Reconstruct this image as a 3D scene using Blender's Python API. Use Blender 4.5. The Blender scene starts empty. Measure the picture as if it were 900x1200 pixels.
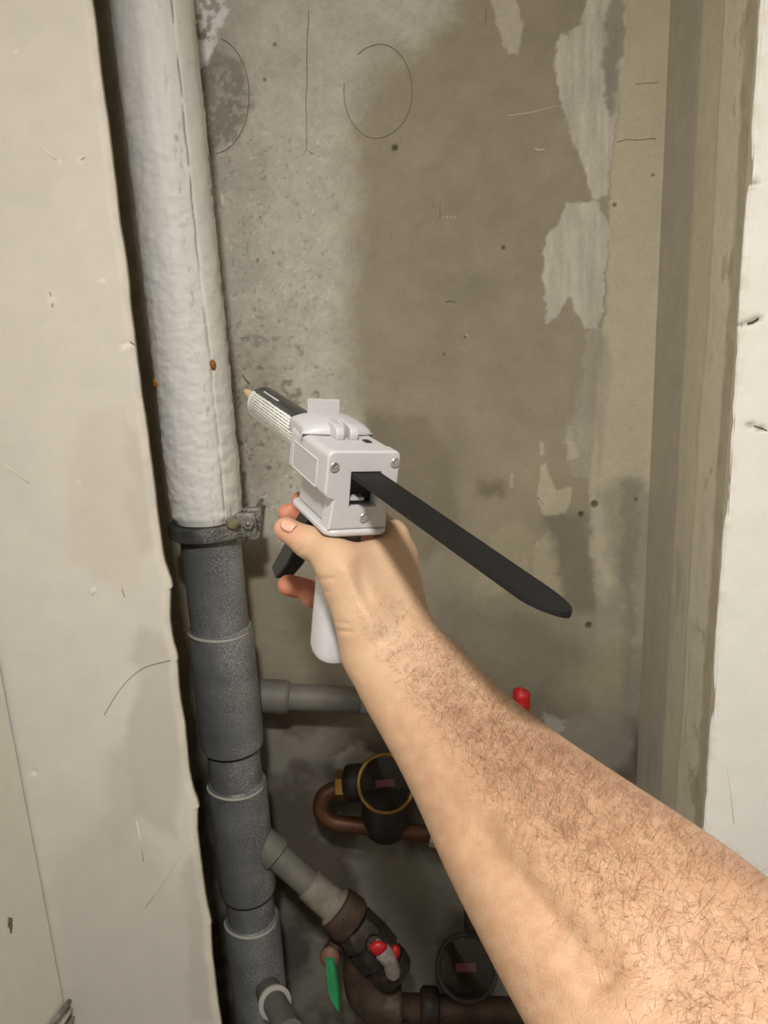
import bpy, bmesh, math, random
import numpy as np
from mathutils import Vector, Matrix
random.seed(7)
C = bpy.context.scene.collection
# ------------------------------------------------------------------ camera
TH, RO, F = math.radians(14.8), math.radians(2.73), 900.0
CAM = np.array((0.0, 0.0, 1.65))
_f = np.array((0, math.cos(TH), -math.sin(TH)))
_u0 = np.array((0, math.sin(TH), math.cos(TH))); _r0 = np.array((1.0, 0, 0))
_r = math.cos(RO)*_r0 - math.sin(RO)*_u0
_u = math.cos(RO)*_u0 + math.sin(RO)*_r0
cd = bpy.data.cameras.new('camera'); cam = bpy.data.objects.new('camera', cd); C.objects.link(cam)
cd.sensor_fit = 'VERTICAL'; cd.sensor_height = 36.0; cd.lens = F/1200*36; cd.clip_start = .01
M = Matrix(((_r[0], _u[0], -_f[0], 0), (_r[1], _u[1], -_f[1], 0), (_r[2], _u[2], -_f[2], 0), (0, 0, 0, 1)))
cam.matrix_world = Matrix.Translation(CAM) @ M
bpy.context.scene.camera = cam
def ray(px, py): return _f + _r*(px-450)/F + _u*(600-py)/F
def P(px, py, d): return Vector(CAM + ray(px, py)*d)                 # photo pixel + camera depth
def W(px, py, Y):                                                    # photo pixel on the vertical plane y=Y
    v = ray(px, py); return Vector(CAM + v*(Y-CAM[1])/v[1])
# ------------------------------------------------------------------ light
sc = bpy.context.scene
vs = sc.view_settings; vs.view_transform = 'Standard'; vs.look = 'None'; vs.gamma = 1; vs.use_curve_mapping = False
vs.exposure = 0.0
w = bpy.data.worlds.new('world'); sc.world = w; w.use_nodes = True
w.node_tree.nodes['Background'].inputs[0].default_value = (1, .97, .93, 1)
w.node_tree.nodes['Background'].inputs[1].default_value = .06
LAMP = Vector((-.03, -.36, 2.50))
ld = bpy.data.lights.new('ceiling_lamp_light', 'AREA'); ld.shape = 'DISK'; ld.size = .15; ld.energy = 35; ld.color = (1, .975, .94)
lo = bpy.data.objects.new('ceiling_lamp_light', ld); C.objects.link(lo); lo.location = LAMP - Vector((0, 0, .035))
# ------------------------------------------------------------------ helpers
def S(r, g, b): 
    f = lambda c: ((c/255+.055)/1.055)**2.4 if c > 10 else c/255/12.92
    return (f(r), f(g), f(b), 1)
def Sn(c): return np.array(S(*c)[:3])
def mat(name, col, rough=.6, metal=0, bump=0, bscale=60, var=0, vscale=12, var_col=None, sss=0, spec=.5, coords='Object', detail=6, stretch=(1, 1, 1), coat=0):
    m = bpy.data.materials.new(name); m.use_nodes = True
    nt = m.node_tree; b = nt.nodes['Principled BSDF']; L = nt.links
    b.inputs['Base Color'].default_value = col; b.inputs['Roughness'].default_value = rough
    b.inputs['Metallic'].default_value = metal; b.inputs['Specular IOR Level'].default_value = spec
    b.inputs['Coat Weight'].default_value = coat
    if sss:
        b.inputs['Subsurface Weight'].default_value = sss
        b.inputs['Subsurface Radius'].default_value = (.01, .004, .002); b.inputs['Subsurface Scale'].default_value = .6
    tc = nt.nodes.new('ShaderNodeTexCoord'); mp = nt.nodes.new('ShaderNodeMapping'); mp.inputs['Scale'].default_value = stretch
    L.new(tc.outputs[coords], mp.inputs[0])
    if var:
        n = nt.nodes.new('ShaderNodeTexNoise'); n.inputs['Scale'].default_value = vscale; n.inputs['Detail'].default_value = detail
        L.new(mp.outputs[0], n.inputs['Vector'])
        r = nt.nodes.new('ShaderNodeValToRGB'); r.color_ramp.elements[0].position = .38; r.color_ramp.elements[1].position = .64
        vc = var_col or tuple(c*(1-var) for c in col[:3])+(1,)
        r.color_ramp.elements[0].color = vc; r.color_ramp.elements[1].color = col
        L.new(n.outputs['Fac'], r.inputs[0]); L.new(r.outputs[0], b.inputs['Base Color'])
    if bump:
        n2 = nt.nodes.new('ShaderNodeTexNoise'); n2.inputs['Scale'].default_value = bscale; n2.inputs['Detail'].default_value = 5
        L.new(mp.outputs[0], n2.inputs['Vector'])
        bp = nt.nodes.new('ShaderNodeBump'); bp.inputs['Strength'].default_value = bump; bp.inputs['Distance'].default_value = .002
        L.new(n2.outputs['Fac'], bp.inputs['Height']); L.new(bp.outputs[0], b.inputs['Normal'])
    return m
def attr_mat(name, rough=.85, bump=.5, fine=350, grain=.12, spec=.25):
    """plaster: colour patches come from the mesh's own colour attribute, fine grain and pores from noise"""
    m = bpy.data.materials.new(name); m.use_nodes = True; nt = m.node_tree; L = nt.links
    b = nt.nodes['Principled BSDF']; b.inputs['Roughness'].default_value = rough; b.inputs['Specular IOR Level'].default_value = spec
    a = nt.nodes.new('ShaderNodeAttribute'); a.attribute_name = 'Col'
    tc = nt.nodes.new('ShaderNodeTexCoord')
    n = nt.nodes.new('ShaderNodeTexNoise'); n.inputs['Scale'].default_value = fine; n.inputs['Detail'].default_value = 4
    n3 = nt.nodes.new('ShaderNodeTexNoise'); n3.inputs['Scale'].default_value = 22; n3.inputs['Detail'].default_value = 8; n3.inputs['Roughness'].default_value = .65
    L.new(tc.outputs['Object'], n.inputs['Vector']); L.new(tc.outputs['Object'], n3.inputs['Vector'])
    add = nt.nodes.new('ShaderNodeMath'); add.operation = 'ADD'; L.new(n.outputs['Fac'], add.inputs[0]); L.new(n3.outputs['Fac'], add.inputs[1])
    mr = nt.nodes.new('ShaderNodeMapRange'); mr.inputs[1].default_value = .6; mr.inputs[2].default_value = 1.4
    mr.inputs[3].default_value = 1-grain; mr.inputs[4].default_value = 1+grain; L.new(add.outputs[0], mr.inputs[0])
    mx = nt.nodes.new('ShaderNodeVectorMath'); mx.operation = 'SCALE'
    L.new(a.outputs['Color'], mx.inputs[0]); L.new(mr.outputs[0], mx.inputs['Scale']); L.new(mx.outputs[0], b.inputs['Base Color'])
    bp = nt.nodes.new('ShaderNodeBump'); bp.inputs['Strength'].default_value = bump; bp.inputs['Distance'].default_value = .0015
    L.new(add.outputs[0], bp.inputs['Height']); L.new(bp.outputs[0], b.inputs['Normal'])
    return m
def link(name, me, m=None, parent=None, smooth=True):
    o = bpy.data.objects.new(name, me); C.objects.link(o)
    if m: me.materials.append(m)
    if parent is not None: o.parent = parent
    if smooth: me.polygons.foreach_set('use_smooth', [True]*len(me.polygons))
    return o
def obj(name, bm, m=None, parent=None, smooth=True, angle=None):
    bmesh.ops.recalc_face_normals(bm, faces=bm.faces)
    if angle is not None:
        for e in bm.edges:
            if len(e.link_faces) == 2 and e.calc_face_angle(0) > math.radians(angle): e.smooth = False
    me = bpy.data.meshes.new(name); bm.to_mesh(me); bm.free()
    return link(name, me, m, parent, smooth)
def tag(o, label=None, cat=None, group=None, kind=None):
    if label: o['label'] = label
    if cat: o['category'] = cat
    if group: o['group'] = group
    if kind: o['kind'] = kind
    return o
def empty(name, loc, label, cat, group=None):
    o = bpy.data.objects.new(name, None); C.objects.link(o); o.location = loc; o.empty_display_size = .02
    return tag(o, label, cat, group)
def frame_to(o, X, Y, Z, loc):
    o.matrix_world = Matrix.Translation(loc) @ Matrix((X, Y, Z)).transposed().to_4x4()
def basis(d):
    d = Vector(d).normalized(); a = Vector((0, 0, 1)) if abs(d.z) < .9 else Vector((1, 0, 0))
    x = a.cross(d).normalized(); return x, d.cross(x), d
def lathe(bm, p, d, prof, n=40, caps=True):
    """prof: list of (t along d, radius)"""
    x, y, z = basis(d); p = Vector(p); rings = []
    for t, r in prof:
        rings.append([bm.verts.new(p + z*t + (x*math.cos(2*math.pi*k/n) + y*math.sin(2*math.pi*k/n))*r) for k in range(n)])
    for a, b in zip(rings, rings[1:]):
        for k in range(n): bm.faces.new((a[k], a[(k+1) % n], b[(k+1) % n], b[k]))
    if caps: bm.faces.new(rings[0]); bm.faces.new(rings[-1])
    return bm
def tube(bm, pts, r, n=16, caps=True):
    pts = [Vector(p) for p in pts]; rings = []; R = r if isinstance(r, (list, tuple)) else [r]*len(pts)
    t0 = (pts[1]-pts[0]).normalized(); x, y, _ = basis(t0)
    for i, p in enumerate(pts):
        t = (pts[min(i+1, len(pts)-1)]-pts[max(i-1, 0)]).normalized()
        x = (x - t*x.dot(t)).normalized(); y = t.cross(x)
        rings.append([bm.verts.new(p + (x*math.cos(2*math.pi*k/n)+y*math.sin(2*math.pi*k/n))*R[i]) for k in range(n)])
    for a, b in zip(rings, rings[1:]):
        for k in range(n): bm.faces.new((a[k], a[(k+1) % n], b[(k+1) % n], b[k]))
    if caps: bm.faces.new(rings[0]); bm.faces.new(rings[-1])
    return bm
def curve_pts(ctrl, n=10):
    """Catmull-Rom"""
    c = [Vector(p) for p in ctrl]; c = [c[0]*2-c[1]] + c + [c[-1]*2-c[-2]]; out = []
    for i in range(1, len(c)-2):
        for k in range(n):
            t = k/n; a, b, d, e = c[i-1], c[i], c[i+1], c[i+2]
            out.append(.5*((2*b)+(-a+d)*t+(2*a-5*b+4*d-e)*t*t+(-a+3*b-3*d+e)*t**3))
    out.append(c[-2]); return out
def box(bm, x0, x1, y0, y1, z0, z1, bev=0, seg=3):
    vs_ = [bm.verts.new((x, y, z)) for x in (x0, x1) for y in (y0, y1) for z in (z0, z1)]
    fs = [bm.faces.new([vs_[i] for i in q]) for q in ((0, 1, 3, 2), (4, 6, 7, 5), (0, 4, 5, 1), (2, 3, 7, 6), (0, 2, 6, 4), (1, 5, 7, 3))]
    if bev:
        es = list({e for f in fs for e in f.edges})
        bmesh.ops.bevel(bm, geom=es, offset=bev, segments=seg, affect='EDGES', profile=.5)
    return bm
def prism(bm, poly, axis, a0, a1, bev=0, seg=3):
    """poly: 2-D points in the two other axes (order x,y,z without `axis`)"""
    def v(p, a):
        q = list(p); q.insert(axis, a); return bm.verts.new(q)
    A = [v(p, a0) for p in poly]; B = [v(p, a1) for p in poly]; n = len(poly)
    fs = [bm.faces.new(A), bm.faces.new(B)]+[bm.faces.new((A[i], A[(i+1) % n], B[(i+1) % n], B[i])) for i in range(n)]
    bmesh.ops.recalc_face_normals(bm, faces=fs)
    if bev:
        bmesh.ops.bevel(bm, geom=list({e for f in fs for e in f.edges if e.calc_face_angle(0) > .5}), offset=bev, segments=seg, affect='EDGES', profile=.5)
    return bm
def rrect(x0, x1, y0, y1, r, n=6):
    pts = []
    for cx, cy, a in ((x1-r, y1-r, 0), (x0+r, y1-r, 90), (x0+r, y0+r, 180), (x1-r, y0+r, 270)):
        for k in range(n+1):
            t = math.radians(a+90*k/n); pts.append((cx+r*math.cos(t), cy+r*math.sin(t)))
    return pts
# numpy noise / masks
def vnoise(x, y, seed=0):
    xi = np.floor(x).astype(np.int64); yi = np.floor(y).astype(np.int64); xf = x-xi; yf = y-yi
    def h(a, b):
        n = (a*374761393 + b*668265263 + seed*974634777) & 0xffffffff
        n = ((n ^ (n >> 13))*1274126177) & 0xffffffff
        return ((n ^ (n >> 16)) & 0xffff)/65535.0
    u = xf*xf*(3-2*xf); v = yf*yf*(3-2*yf)
    return (h(xi, yi)*(1-u)+h(xi+1, yi)*u)*(1-v)+(h(xi, yi+1)*(1-u)+h(xi+1, yi+1)*u)*v
def fbm(x, y, s=1.0, o=5, seed=0):
    a = .5; t = 0; n = 0
    for i in range(o): t = t+a*vnoise(x*s+13.7*i, y*s+7.1*i, seed+i); n += a; a *= .55; s *= 2.07
    return t/n*2-1
def sstep(a, b, x):
    t = np.clip((x-a)/(b-a), 0, 1); return t*t*(3-2*t)
def polymask(px, py, poly, soft=4):
    """1 inside, 0 outside, with a soft rim `soft` px wide"""
    d = np.full(px.shape, 1e9); ins = np.zeros(px.shape, bool); n = len(poly)
    for i in range(n):
        ax, ay = poly[i]; bx, by = poly[(i+1) % n]; ex, ey = bx-ax, by-ay
        t = np.clip(((px-ax)*ex+(py-ay)*ey)/(ex*ex+ey*ey+1e-9), 0, 1)
        d = np.minimum(d, (px-ax-ex*t)**2+(py-ay-ey*t)**2)
        c = ((ay > py) != (by > py)) & (px < (bx-ax)*(py-ay)/((by-ay) if by != ay else 1e-9)+ax)
        ins ^= c
    d = np.sqrt(d)*np.where(ins, 1, -1)
    return sstep(-soft, soft, d)
def photo_px(X, Y, Z):
    """where a surface point lies in the reference view; only used to lay out stains and painted shade on the walls' own coordinates"""
    p = np.stack((X-CAM[0], Y-CAM[1], Z-CAM[2]), -1); d = p@_f
    return 450+F*(p@_r)/d, 600-F*(p@_u)/d
def grid_mesh(name, X, Y, Z, col, m, parent=None):
    a, b = X.shape
    me = bpy.data.meshes.new(name); co = np.stack((X, Y, Z), -1).reshape(-1, 3).astype(np.float32)
    idx = np.arange(a*b).reshape(a, b)
    q = np.stack((idx[:-1, :-1], idx[1:, :-1], idx[1:, 1:], idx[:-1, 1:]), -1).reshape(-1, 4)
    me.vertices.add(len(co)); me.vertices.foreach_set('co', co.ravel())
    me.loops.add(q.size); me.loops.foreach_set('vertex_index', q.ravel().astype(np.int32))
    me.polygons.add(len(q)); me.polygons.foreach_set('loop_start', np.arange(0, q.size, 4, dtype=np.int32))
    me.update(calc_edges=True)
    if col is not None:
        at = me.color_attributes.new('Col', 'FLOAT_COLOR', 'POINT')
        c4 = np.ones((len(co), 4), np.float32); c4[:, :3] = np.clip(col.reshape(-1, 3), 0.005, .95); at.data.foreach_set('color', c4.ravel())
    return link(name, me, m, parent)
def mixc(col, m, c): return col*(1-m[..., None])+np.array(Sn(c))*m[..., None]
# ------------------------------------------------------------------ setting
YF, YB = 1.00, 1.30                        # face of the front wall, back of the shaft
XL = W(184, 600, YF).x                     # left edge of the opening
XR = W(852, 600, YF).x
XC = W(0, 775, YF).x                       # concave corner with the left room wall
ZT, ZB = 2.56, 0.0
m_back = attr_mat('shaft_plaster', bump=.6, grain=.13)
m_front = attr_mat('smoothed_putty', bump=.32, grain=.055, fine=500)
m_plain = mat('room_plaster', S(200, 193, 180), .9, bump=.1, var=.08, vscale=4)
print('XL,XR,XC', XL, XR, XC)
# --- back wall of the shaft
xs = np.arange(XL-.19, XR+.05, .0024); zs = np.arange(.05, 2.3, .0024)
X, Z = np.meshgrid(xs, zs, indexing='ij')
px, py = photo_px(X, np.full_like(X, YB), Z)
wx = px + 9*fbm(px, py, 1/26, 4, 3) + 4*fbm(px, py, 1/7, 3, 9); wy = py + 9*fbm(px, py, 1/26, 4, 5) + 4*fbm(px, py, 1/7, 3, 11)
big = fbm(px, py, 1/90, 4, 21); med = fbm(px, py, 1/22, 4, 31); fin = fbm(px, py, 1/5, 3, 41)
strk = fbm(px*1.0, py*.12, 1/9, 4, 51)
col = np.ones(X.shape+(3,))*Sn((152, 143, 124)); col = col*(1+.15*big+.09*med+.03*fin)[..., None]; rel = .0006*big
def patch(poly, c, soft=3, amt=1.0, tex=.12, raise_=0.0, warp=1.0, tx=None):
    global col, rel
    qx, qy = px+(wx-px)*warp, py+(wy-py)*warp
    m = polymask(qx, qy, poly, soft)*amt
    t = (med*.6+fin*.5) if tx is None else tx
    cc = np.array(Sn(c))*(1+tex*t)[..., None]
    col = col*(1-m[..., None])+cc*m[..., None]; rel = rel+raise_*m
patch([(100, -80), (560, -80), (530, 20), (430, 95), (408, 170), (412, 300), (405, 420), (415, 520), (400, 600), (330, 640), (200, 640)], (194, 189, 176), 26, .95, .26)
patch([(225, 30), (262, 55), (288, 75), (295, 120), (278, 165), (240, 185)], (135, 130, 118), 8, .7, .25)
patch([(150, 400), (330, 400), (340, 470), (330, 560), (200, 640)], (156, 148, 132), 22, .6, .3)
patch([(222, -40), (268, -40), (264, 30), (250, 60), (236, 88), (228, 70)], (240, 240, 237), 3, sstep(-.45, -.1, fin+med), .12, .001)
patch([(225, 70), (300, 90), (300, 190), (240, 200)], (196, 190, 176), 6, .5*sstep(.1, .3, fin+med), .1)
patch([(565, -40), (600, -40), (612, 30), (606, 62), (594, 64), (584, 36)], (186, 178, 160), 1.5, 1, .15, .0012, .6)
patch([(690, -40), (734, -40), (736, 60), (724, 120), (718, 170), (713, 232), (698, 238), (684, 205), (668, 150), (657, 110), (650, 72), (660, 42), (686, 28)], (188, 182, 168), 1.5, 1, .3, .0012, .8, strk*1.3)
patch([(715, -40), (732, -40), (730, 60), (720, 130), (712, 135), (708, 70)], (140, 132, 118), 3, .8, .2)
patch([(664, 240), (700, 238), (714, 262), (708, 330), (704, 388), (688, 384), (667, 350), (655, 368), (640, 378), (636, 326), (645, 272)], (188, 182, 168), 1.5, 1, .28, .0012, .8, strk)
patch([(688, 392), (708, 386), (706, 480), (696, 560), (672, 556), (662, 520), (682, 450)], (168, 162, 146), 2.5, .85, .18, .0008, 1, strk)
tan = [(733, -60), (732, 60), (724, 130), (716, 200), (712, 300), (708, 400), (700, 480), (690, 560), (692, 640), (700, 760), (800, 760), (800, -60)]
patch(tan, (186, 177, 154), 2.5, 1, .05, .0006, .6)
patch([(700, 575), (735, 560), (800, 600), (800, 990), (640, 990), (655, 830), (670, 760), (720, 680)], (150, 145, 128), 14, .8, .1)
patch([(732, 560), (748, 560), (742, 760), (738, 960), (722, 960)], (134, 129, 114), 5, .7, .1)
patch([(650, 790), (735, 735), (725, 960), (640, 880)], (160, 150, 124), 8, .7, .12)
patch([(632, 546), (640, 542), (644, 560), (650, 574), (668, 572), (671, 586), (662, 602), (636, 604), (631, 586)], (184, 176, 152), 1.2, 1, .12, .0012, .35)
patch([(633, 518), (638, 520), (638, 534), (633, 533)], (186, 178, 156), 1, 1, .1, .001, .2)
patch([(598, 556), (602, 556), (602, 572), (598, 572)], (178, 170, 150), 1, .9, .1, .001, .2)
patch([(664, 516), (672, 520), (678, 536), (664, 540)], (184, 176, 156), 1.2, .9, .1, .001, .2)
patch([(588, 618), (610, 608), (624, 628), (618, 668), (596, 690), (560, 722), (556, 690), (570, 650)], (160, 152, 128), 4, .9, .1, .0006)
patch([(622, 640), (645, 622), (658, 640), (652, 672), (664, 700), (660, 712), (640, 690), (622, 676)], (172, 163, 138), 2.5, .85, .12, .0009, .9)
patch([(430, 485), (500, 488), (528, 530), (540, 620), (500, 660), (420, 640)], (122, 113, 95), 9, .6, .05)  # cast shadow of the gun, painted into the wall colour
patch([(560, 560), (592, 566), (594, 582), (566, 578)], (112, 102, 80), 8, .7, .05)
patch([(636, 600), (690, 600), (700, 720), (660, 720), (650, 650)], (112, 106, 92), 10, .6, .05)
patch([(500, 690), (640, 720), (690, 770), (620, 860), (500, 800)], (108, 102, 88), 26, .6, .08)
patch([(690, 400), (712, 392), (716, 440), (700, 560)], (150, 142, 124), 6, .4, .1)
patch([(430, 20), (480, 60), (470, 150), (420, 150)], (156, 148, 130), 22, .4, .08)
for (hx, hy, hr) in ((697, 591, 4.2), (681, 603, 3), (690, 733, 3.6), (745, 585, 1.8), (463, 173, 3.4), (720, 240, 2.5), (310, 93, 2), (322, 52, 2.2), (765, 205, 1.8), (545, 395, 1.5), (520, 415, 1.4), (590, 290, 2.5), (305, 255, 1.5), (302, 305, 2), (320, 296, 1.6)):
    d = np.hypot(px-hx, py-hy); m = sstep(hr+1.2, hr-1.2, d); col = col*(1-.7*m[..., None]); rel = rel-.004*m*(hr > 2.9)
# pocks and gouges of the rough left strip
rough = polymask(wx, wy, [(200, 150), (390, 150), (395, 640), (200, 640)], 18)
pk = sstep(.36, .5, fbm(px+med*8, py, 1/9, 3, 77))*rough*sstep(250, 480, py)
col = col*(1-.38*pk[..., None]); rel = rel-.0022*pk + .0009*fin*rough
pk2 = sstep(.52, .6, fbm(px, py, 1/4.2, 2, 97)); col = col*(1-(.06+.24*rough)[..., None]*pk2[..., None])
wl = sstep(.50, .56, fbm(px, py, 1/6, 3, 117)); col = col*(1+.22*(wl*rough)[..., None])
# lower part: blotches, with the shaft's shade painted into their darker colour
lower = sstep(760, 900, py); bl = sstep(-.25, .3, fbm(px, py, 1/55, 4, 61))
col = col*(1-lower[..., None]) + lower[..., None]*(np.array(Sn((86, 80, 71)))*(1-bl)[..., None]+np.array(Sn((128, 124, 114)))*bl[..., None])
patch([(412, 1008), (500, 998), (524, 1050), (505, 1172), (446, 1182), (468, 1100), (420, 1060)], (150, 147, 138), 9, .75, .1)
patch([(388, 884), (420, 872), (446, 886), (420, 908), (392, 904)], (176, 172, 162), 5, .8, .08)
patch([(640, 835), (662, 845), (655, 872), (640, 862)], (168, 165, 154), 4, .7, .1)
patch([(500, 1000), (545, 1010), (535, 1040), (505, 1040)], (140, 137, 128), 8, .6, .1)
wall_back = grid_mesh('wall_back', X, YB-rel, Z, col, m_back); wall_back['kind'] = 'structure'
# pencil lines and scratches drawn on the back wall
m_pencil = mat('pencil_graphite', S(112, 105, 92), .6)
m_scr = mat('scratch_white', S(214, 208, 192), .8)
def stroke(pts, r, m, name):
    bm = bmesh.new(); tube(bm, [W(a, b, YB-.0004) for a, b in pts], r, 6); o = obj(name, bm, m, wall_back); return o
def jit(pts, a=.5): return [(x+random.uniform(-a, a), y+random.uniform(-a, a)) for x, y in pts]
stroke([(443+40*math.cos(t)*(1+.03*math.sin(2*t)), 107+55*math.sin(t)-3*math.cos(t)) for t in np.linspace(-2.2, 3.35, 90)], .00055, m_pencil, 'pencil_circle')
stroke([(250+42*math.cos(t), 112+68*math.sin(t)) for t in np.linspace(-1.35, 1.5, 60)], .0006, m_pencil, 'pencil_circle')
stroke(jit([(362-3*math.sin(k/9), 12+k*8.2) for k in range(21)], .7)+[(366, 180)], .0005, m_pencil, 'pencil_line')
stroke(jit([(594, 136), (610, 133.5), (625, 131), (640, 127.5), (656, 124.5)], .4), .0006, m_scr, 'scratch')
stroke(jit([(627, 174), (632, 176), (639, 175)], .4), .0012, m_scr, 'scratch')
stroke([(516, 236), (515.5, 256)], .0005, m_pencil, 'pencil_line')
for k in range(4): stroke([(519+k*4.5, 253), (520+k*4.5, 256)], .0006, m_scr, 'scratch')
stroke([(522, 354), (528, 352.5), (533, 354)], .0006, m_pencil, 'pencil_line')
stroke([(545, 392), (548, 393), (550, 396)], .0008, m_scr, 'scratch')
stroke([(630, 583), (634, 588), (637, 591)], .0012, m_pencil, 'gouge')
stroke([(292, 450), (288, 445), (284, 439)], .0012, m_pencil, 'gouge')
stroke(jit([(744, 99), (752, 98), (762, 97), (771, 97)], .8), .0006, m_pencil, 'crack')
stroke(jit([(722, 166), (735, 163), (748, 164), (760, 162), (768, 163)], .8), .0007, m_pencil, 'crack')
stroke(jit([(570, 10), (569, 26)], .5), .0005, m_pencil, 'pencil_line')
bm = bmesh.new(); bmesh.ops.create_icosphere(bm, subdivisions=2, radius=1)
for v in bm.verts: v.co = Vector((v.co.x*.0045*(1+.3*math.sin(v.co.z*4)), v.co.y*.0015, v.co.z*.011)) + W(260, 235, YB)
obj('plaster_speck', bm, m_scr, wall_back)
# --- left column: front face, rounded arris, return into the shaft
def wob(z): return .0022*fbm(z*14, z*0+.3, 1, 4, 5)
bumps = [(W(193, 690, YF).z, .009), (W(213, 775, YF).z, .004), (W(235, 948, YF).z, .007), (W(247, 1085, YF).z, .004)]
def edge_x(z):
    e = XL + wob(z)
    for zc, a in bumps:
        d = z-zc; e = e + a*np.exp(-(d/.030)**2)*np.where(d > 0, 1, .6) 
    return e
zs = np.arange(.05, 2.5, .003)
su = np.concatenate((np.linspace(0, 1, 110), [1.02, 1.05], 1.05+np.linspace(.05, 1, 24)))
U, Z = np.meshgrid(su, zs, indexing='ij')
E = edge_x(Z)
k = np.clip(U, 0, 1); X = XC-.004 + (E-.006-XC)*k
Yc = np.full_like(X, YF)
X = np.where(U > 1.01, E-.002, X); X = np.where(U > 1.04, E, X); 
back = np.clip((U-1.05), 0, 1); X = np.where(U > 1.04, XL-.17*np.clip(back*2.5, 0, 1)**.7+(E-XL)*np.exp(-back*9), X); Yc = np.where(U > 1.01, YF+.002, Yc); Yc = np.where(U > 1.04, YF+.007+back*(YB-YF), Yc)
px, py = photo_px(X, np.full_like(X, YF), Z)
big = fbm(px, py, 1/110, 4, 2); med = fbm(px, py, 1/25, 4, 12); fin = fbm(px, py, 1/5, 3, 14)
wx = px+14*fbm(px, py, 1/40, 4, 3); wy = py+14*fbm(px, py, 1/40, 4, 5)
col = np.ones(X.shape+(3,))*Sn((210, 204, 193)); col = col*(1+.05*big+.03*med)[..., None]; rel = .0006*big+.0002*med
front = (U < 1.04)
def patch2(poly, c, soft, amt, raise_=0.0):
    global col, rel
    m = polymask(wx, wy, poly, soft)*amt; col = mixc(col, m, c); rel = rel+raise_*m
patch2([(85, 500), (140, 480), (160, 560), (170, 640), (150, 700), (85, 660), (75, 600)], (198, 190, 177), 14, .4, -.0003)
patch2([(140, 480), (172, 520), (190, 640), (160, 640)], (190, 182, 168), 10, .5)
patch2([(165, 730), (205, 760), (216, 880), (205, 980), (150, 960), (150, 860)], (192, 186, 174), 8, .8, -.0004)
patch2([(60, 1000), (120, 960), (190, 1000), (240, 1090), (250, 1210), (80, 1210)], (196, 192, 182), 20, .8)
patch2([(120, 880), (150, 870), (165, 960), (130, 1010)], (186, 180, 168), 14, .5)
patch2([(215, 1010), (232, 1000), (255, 1200), (225, 1200)], (182, 177, 166), 6, .6)
m = sstep(.016, .004, E-X)*front*(.45+.55*sstep(-.3, .3, med)); col = mixc(col, m, (224, 216, 200)); rel = rel+.0007*m
cr = np.abs(fbm(px, py, 1/60, 4, 71)); m = sstep(.012, .0, cr)*sstep(.1, .3, fbm(px, py, 1/70, 3, 8)); rel = rel-.0006*m
for (cx, cy, a) in ((20, 60, 3), (40, 905, 4), (70, 188, 3), (120, 330, 4), (95, 186, 4), (60, 352, 5), (148, 405, 7), (92, 565, 3), (110, 692, 3)):
    d = np.hypot((px-cx)/1.6, py-cy); m = sstep(a, a*.3, d); rel = rel+.0015*m*np.sign(med); col = mixc(col, m*.5, (235, 230, 215))
side = np.ones(X.shape+(3,))*Sn((160, 148, 126)); side = side*(1+.12*big+.1*med)[..., None]
col = np.where(front[..., None], col, side)
wall_front_left = grid_mesh('wall_front_left', X, Yc-rel*front, Z, col, m_front); wall_front_left['kind'] = 'structure'
m_crack = mat('crack_shadowless_grey', S(120, 112, 100), .9)
def wstroke(pts, r, m, name, parent, Y=YF):
    bm = bmesh.new(); tube(bm, [W(a, b, Y-.0003) for a, b in pts], r, 6); return obj(name, bm, m, parent)
wstroke(curve_pts([(122, 838, 0), (136, 815, 0), (150, 797, 0), (170, 782, 0), (200, 774, 0)], 5) and [(v.x, v.y) for v in curve_pts([(122, 838, 0), (136, 815, 0), (150, 797, 0), (170, 782, 0), (200, 774, 0)], 5)], .0005, m_crack, 'hairline_crack', wall_front_left)
wstroke([(170, 1064), (188, 1040), (205, 1012), (229, 980)], .0005, mat('trowel_ridge', S(205, 200, 186), .8), 'trowel_ridge', wall_front_left)
m_scr2 = mat('putty_scratch', S(228, 222, 208), .85)
for pts in ([(46, 172), (58, 181), (66, 187)], [(0, 541), (14, 551), (34, 566)], [(95, 187), (99, 183), (101, 186)], [(160, 962), (165, 985), (168, 1010)], [(58, 350), (61, 356)], [(108, 690), (108, 698)]):
    wstroke(pts, .0007, m_scr2, 'scratch', wall_front_left)
for pts in ([(58, 342), (62, 352), (61, 360)], [(152, 400), (158, 404)], [(143, 690), (146, 700)]):
    wstroke(pts, .0005, m_crack, 'hairline_crack', wall_front_left)
# --- left room wall, comes towards the camera from the concave corner
ys = np.arange(-.9, YF+.001, .006); zs = np.arange(.05, 2.5, .006)
Yg, Z = np.meshgrid(ys, zs, indexing='ij')
b_ = fbm(Yg*6, Z*6, 1, 4, 4)
col = np.ones(Yg.shape+(3,))*Sn((234, 230, 218))*(1+.04*b_)[..., None]
hole = W(12, 1083, YF)
wl_ = grid_mesh('wall_left', np.full_like(Yg, XC)+.0006*b_, Yg, Z, col, m_front); wl_['kind'] = 'structure'
def onleft(px_, py_):
    v = ray(px_, py_); t = (XC-CAM[0])/v[0]; return Vector(CAM+v*t)
bm = bmesh.new(); c0 = onleft(12, 1083)
ring = [bm.verts.new(c0+Vector((.0006, .006*math.cos(a)*(1+.3*math.sin(5*a)), .012*math.sin(a)*(1+.25*math.cos(3*a))))) for a in np.linspace(0, 2*math.pi, 20)[:-1]]
bm.faces.new(ring); hp = obj('plaster_chip', bm, mat('chip_brown', S(150, 134, 112), .9, bump=1, bscale=300, var=.6, vscale=200), wl_)
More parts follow.
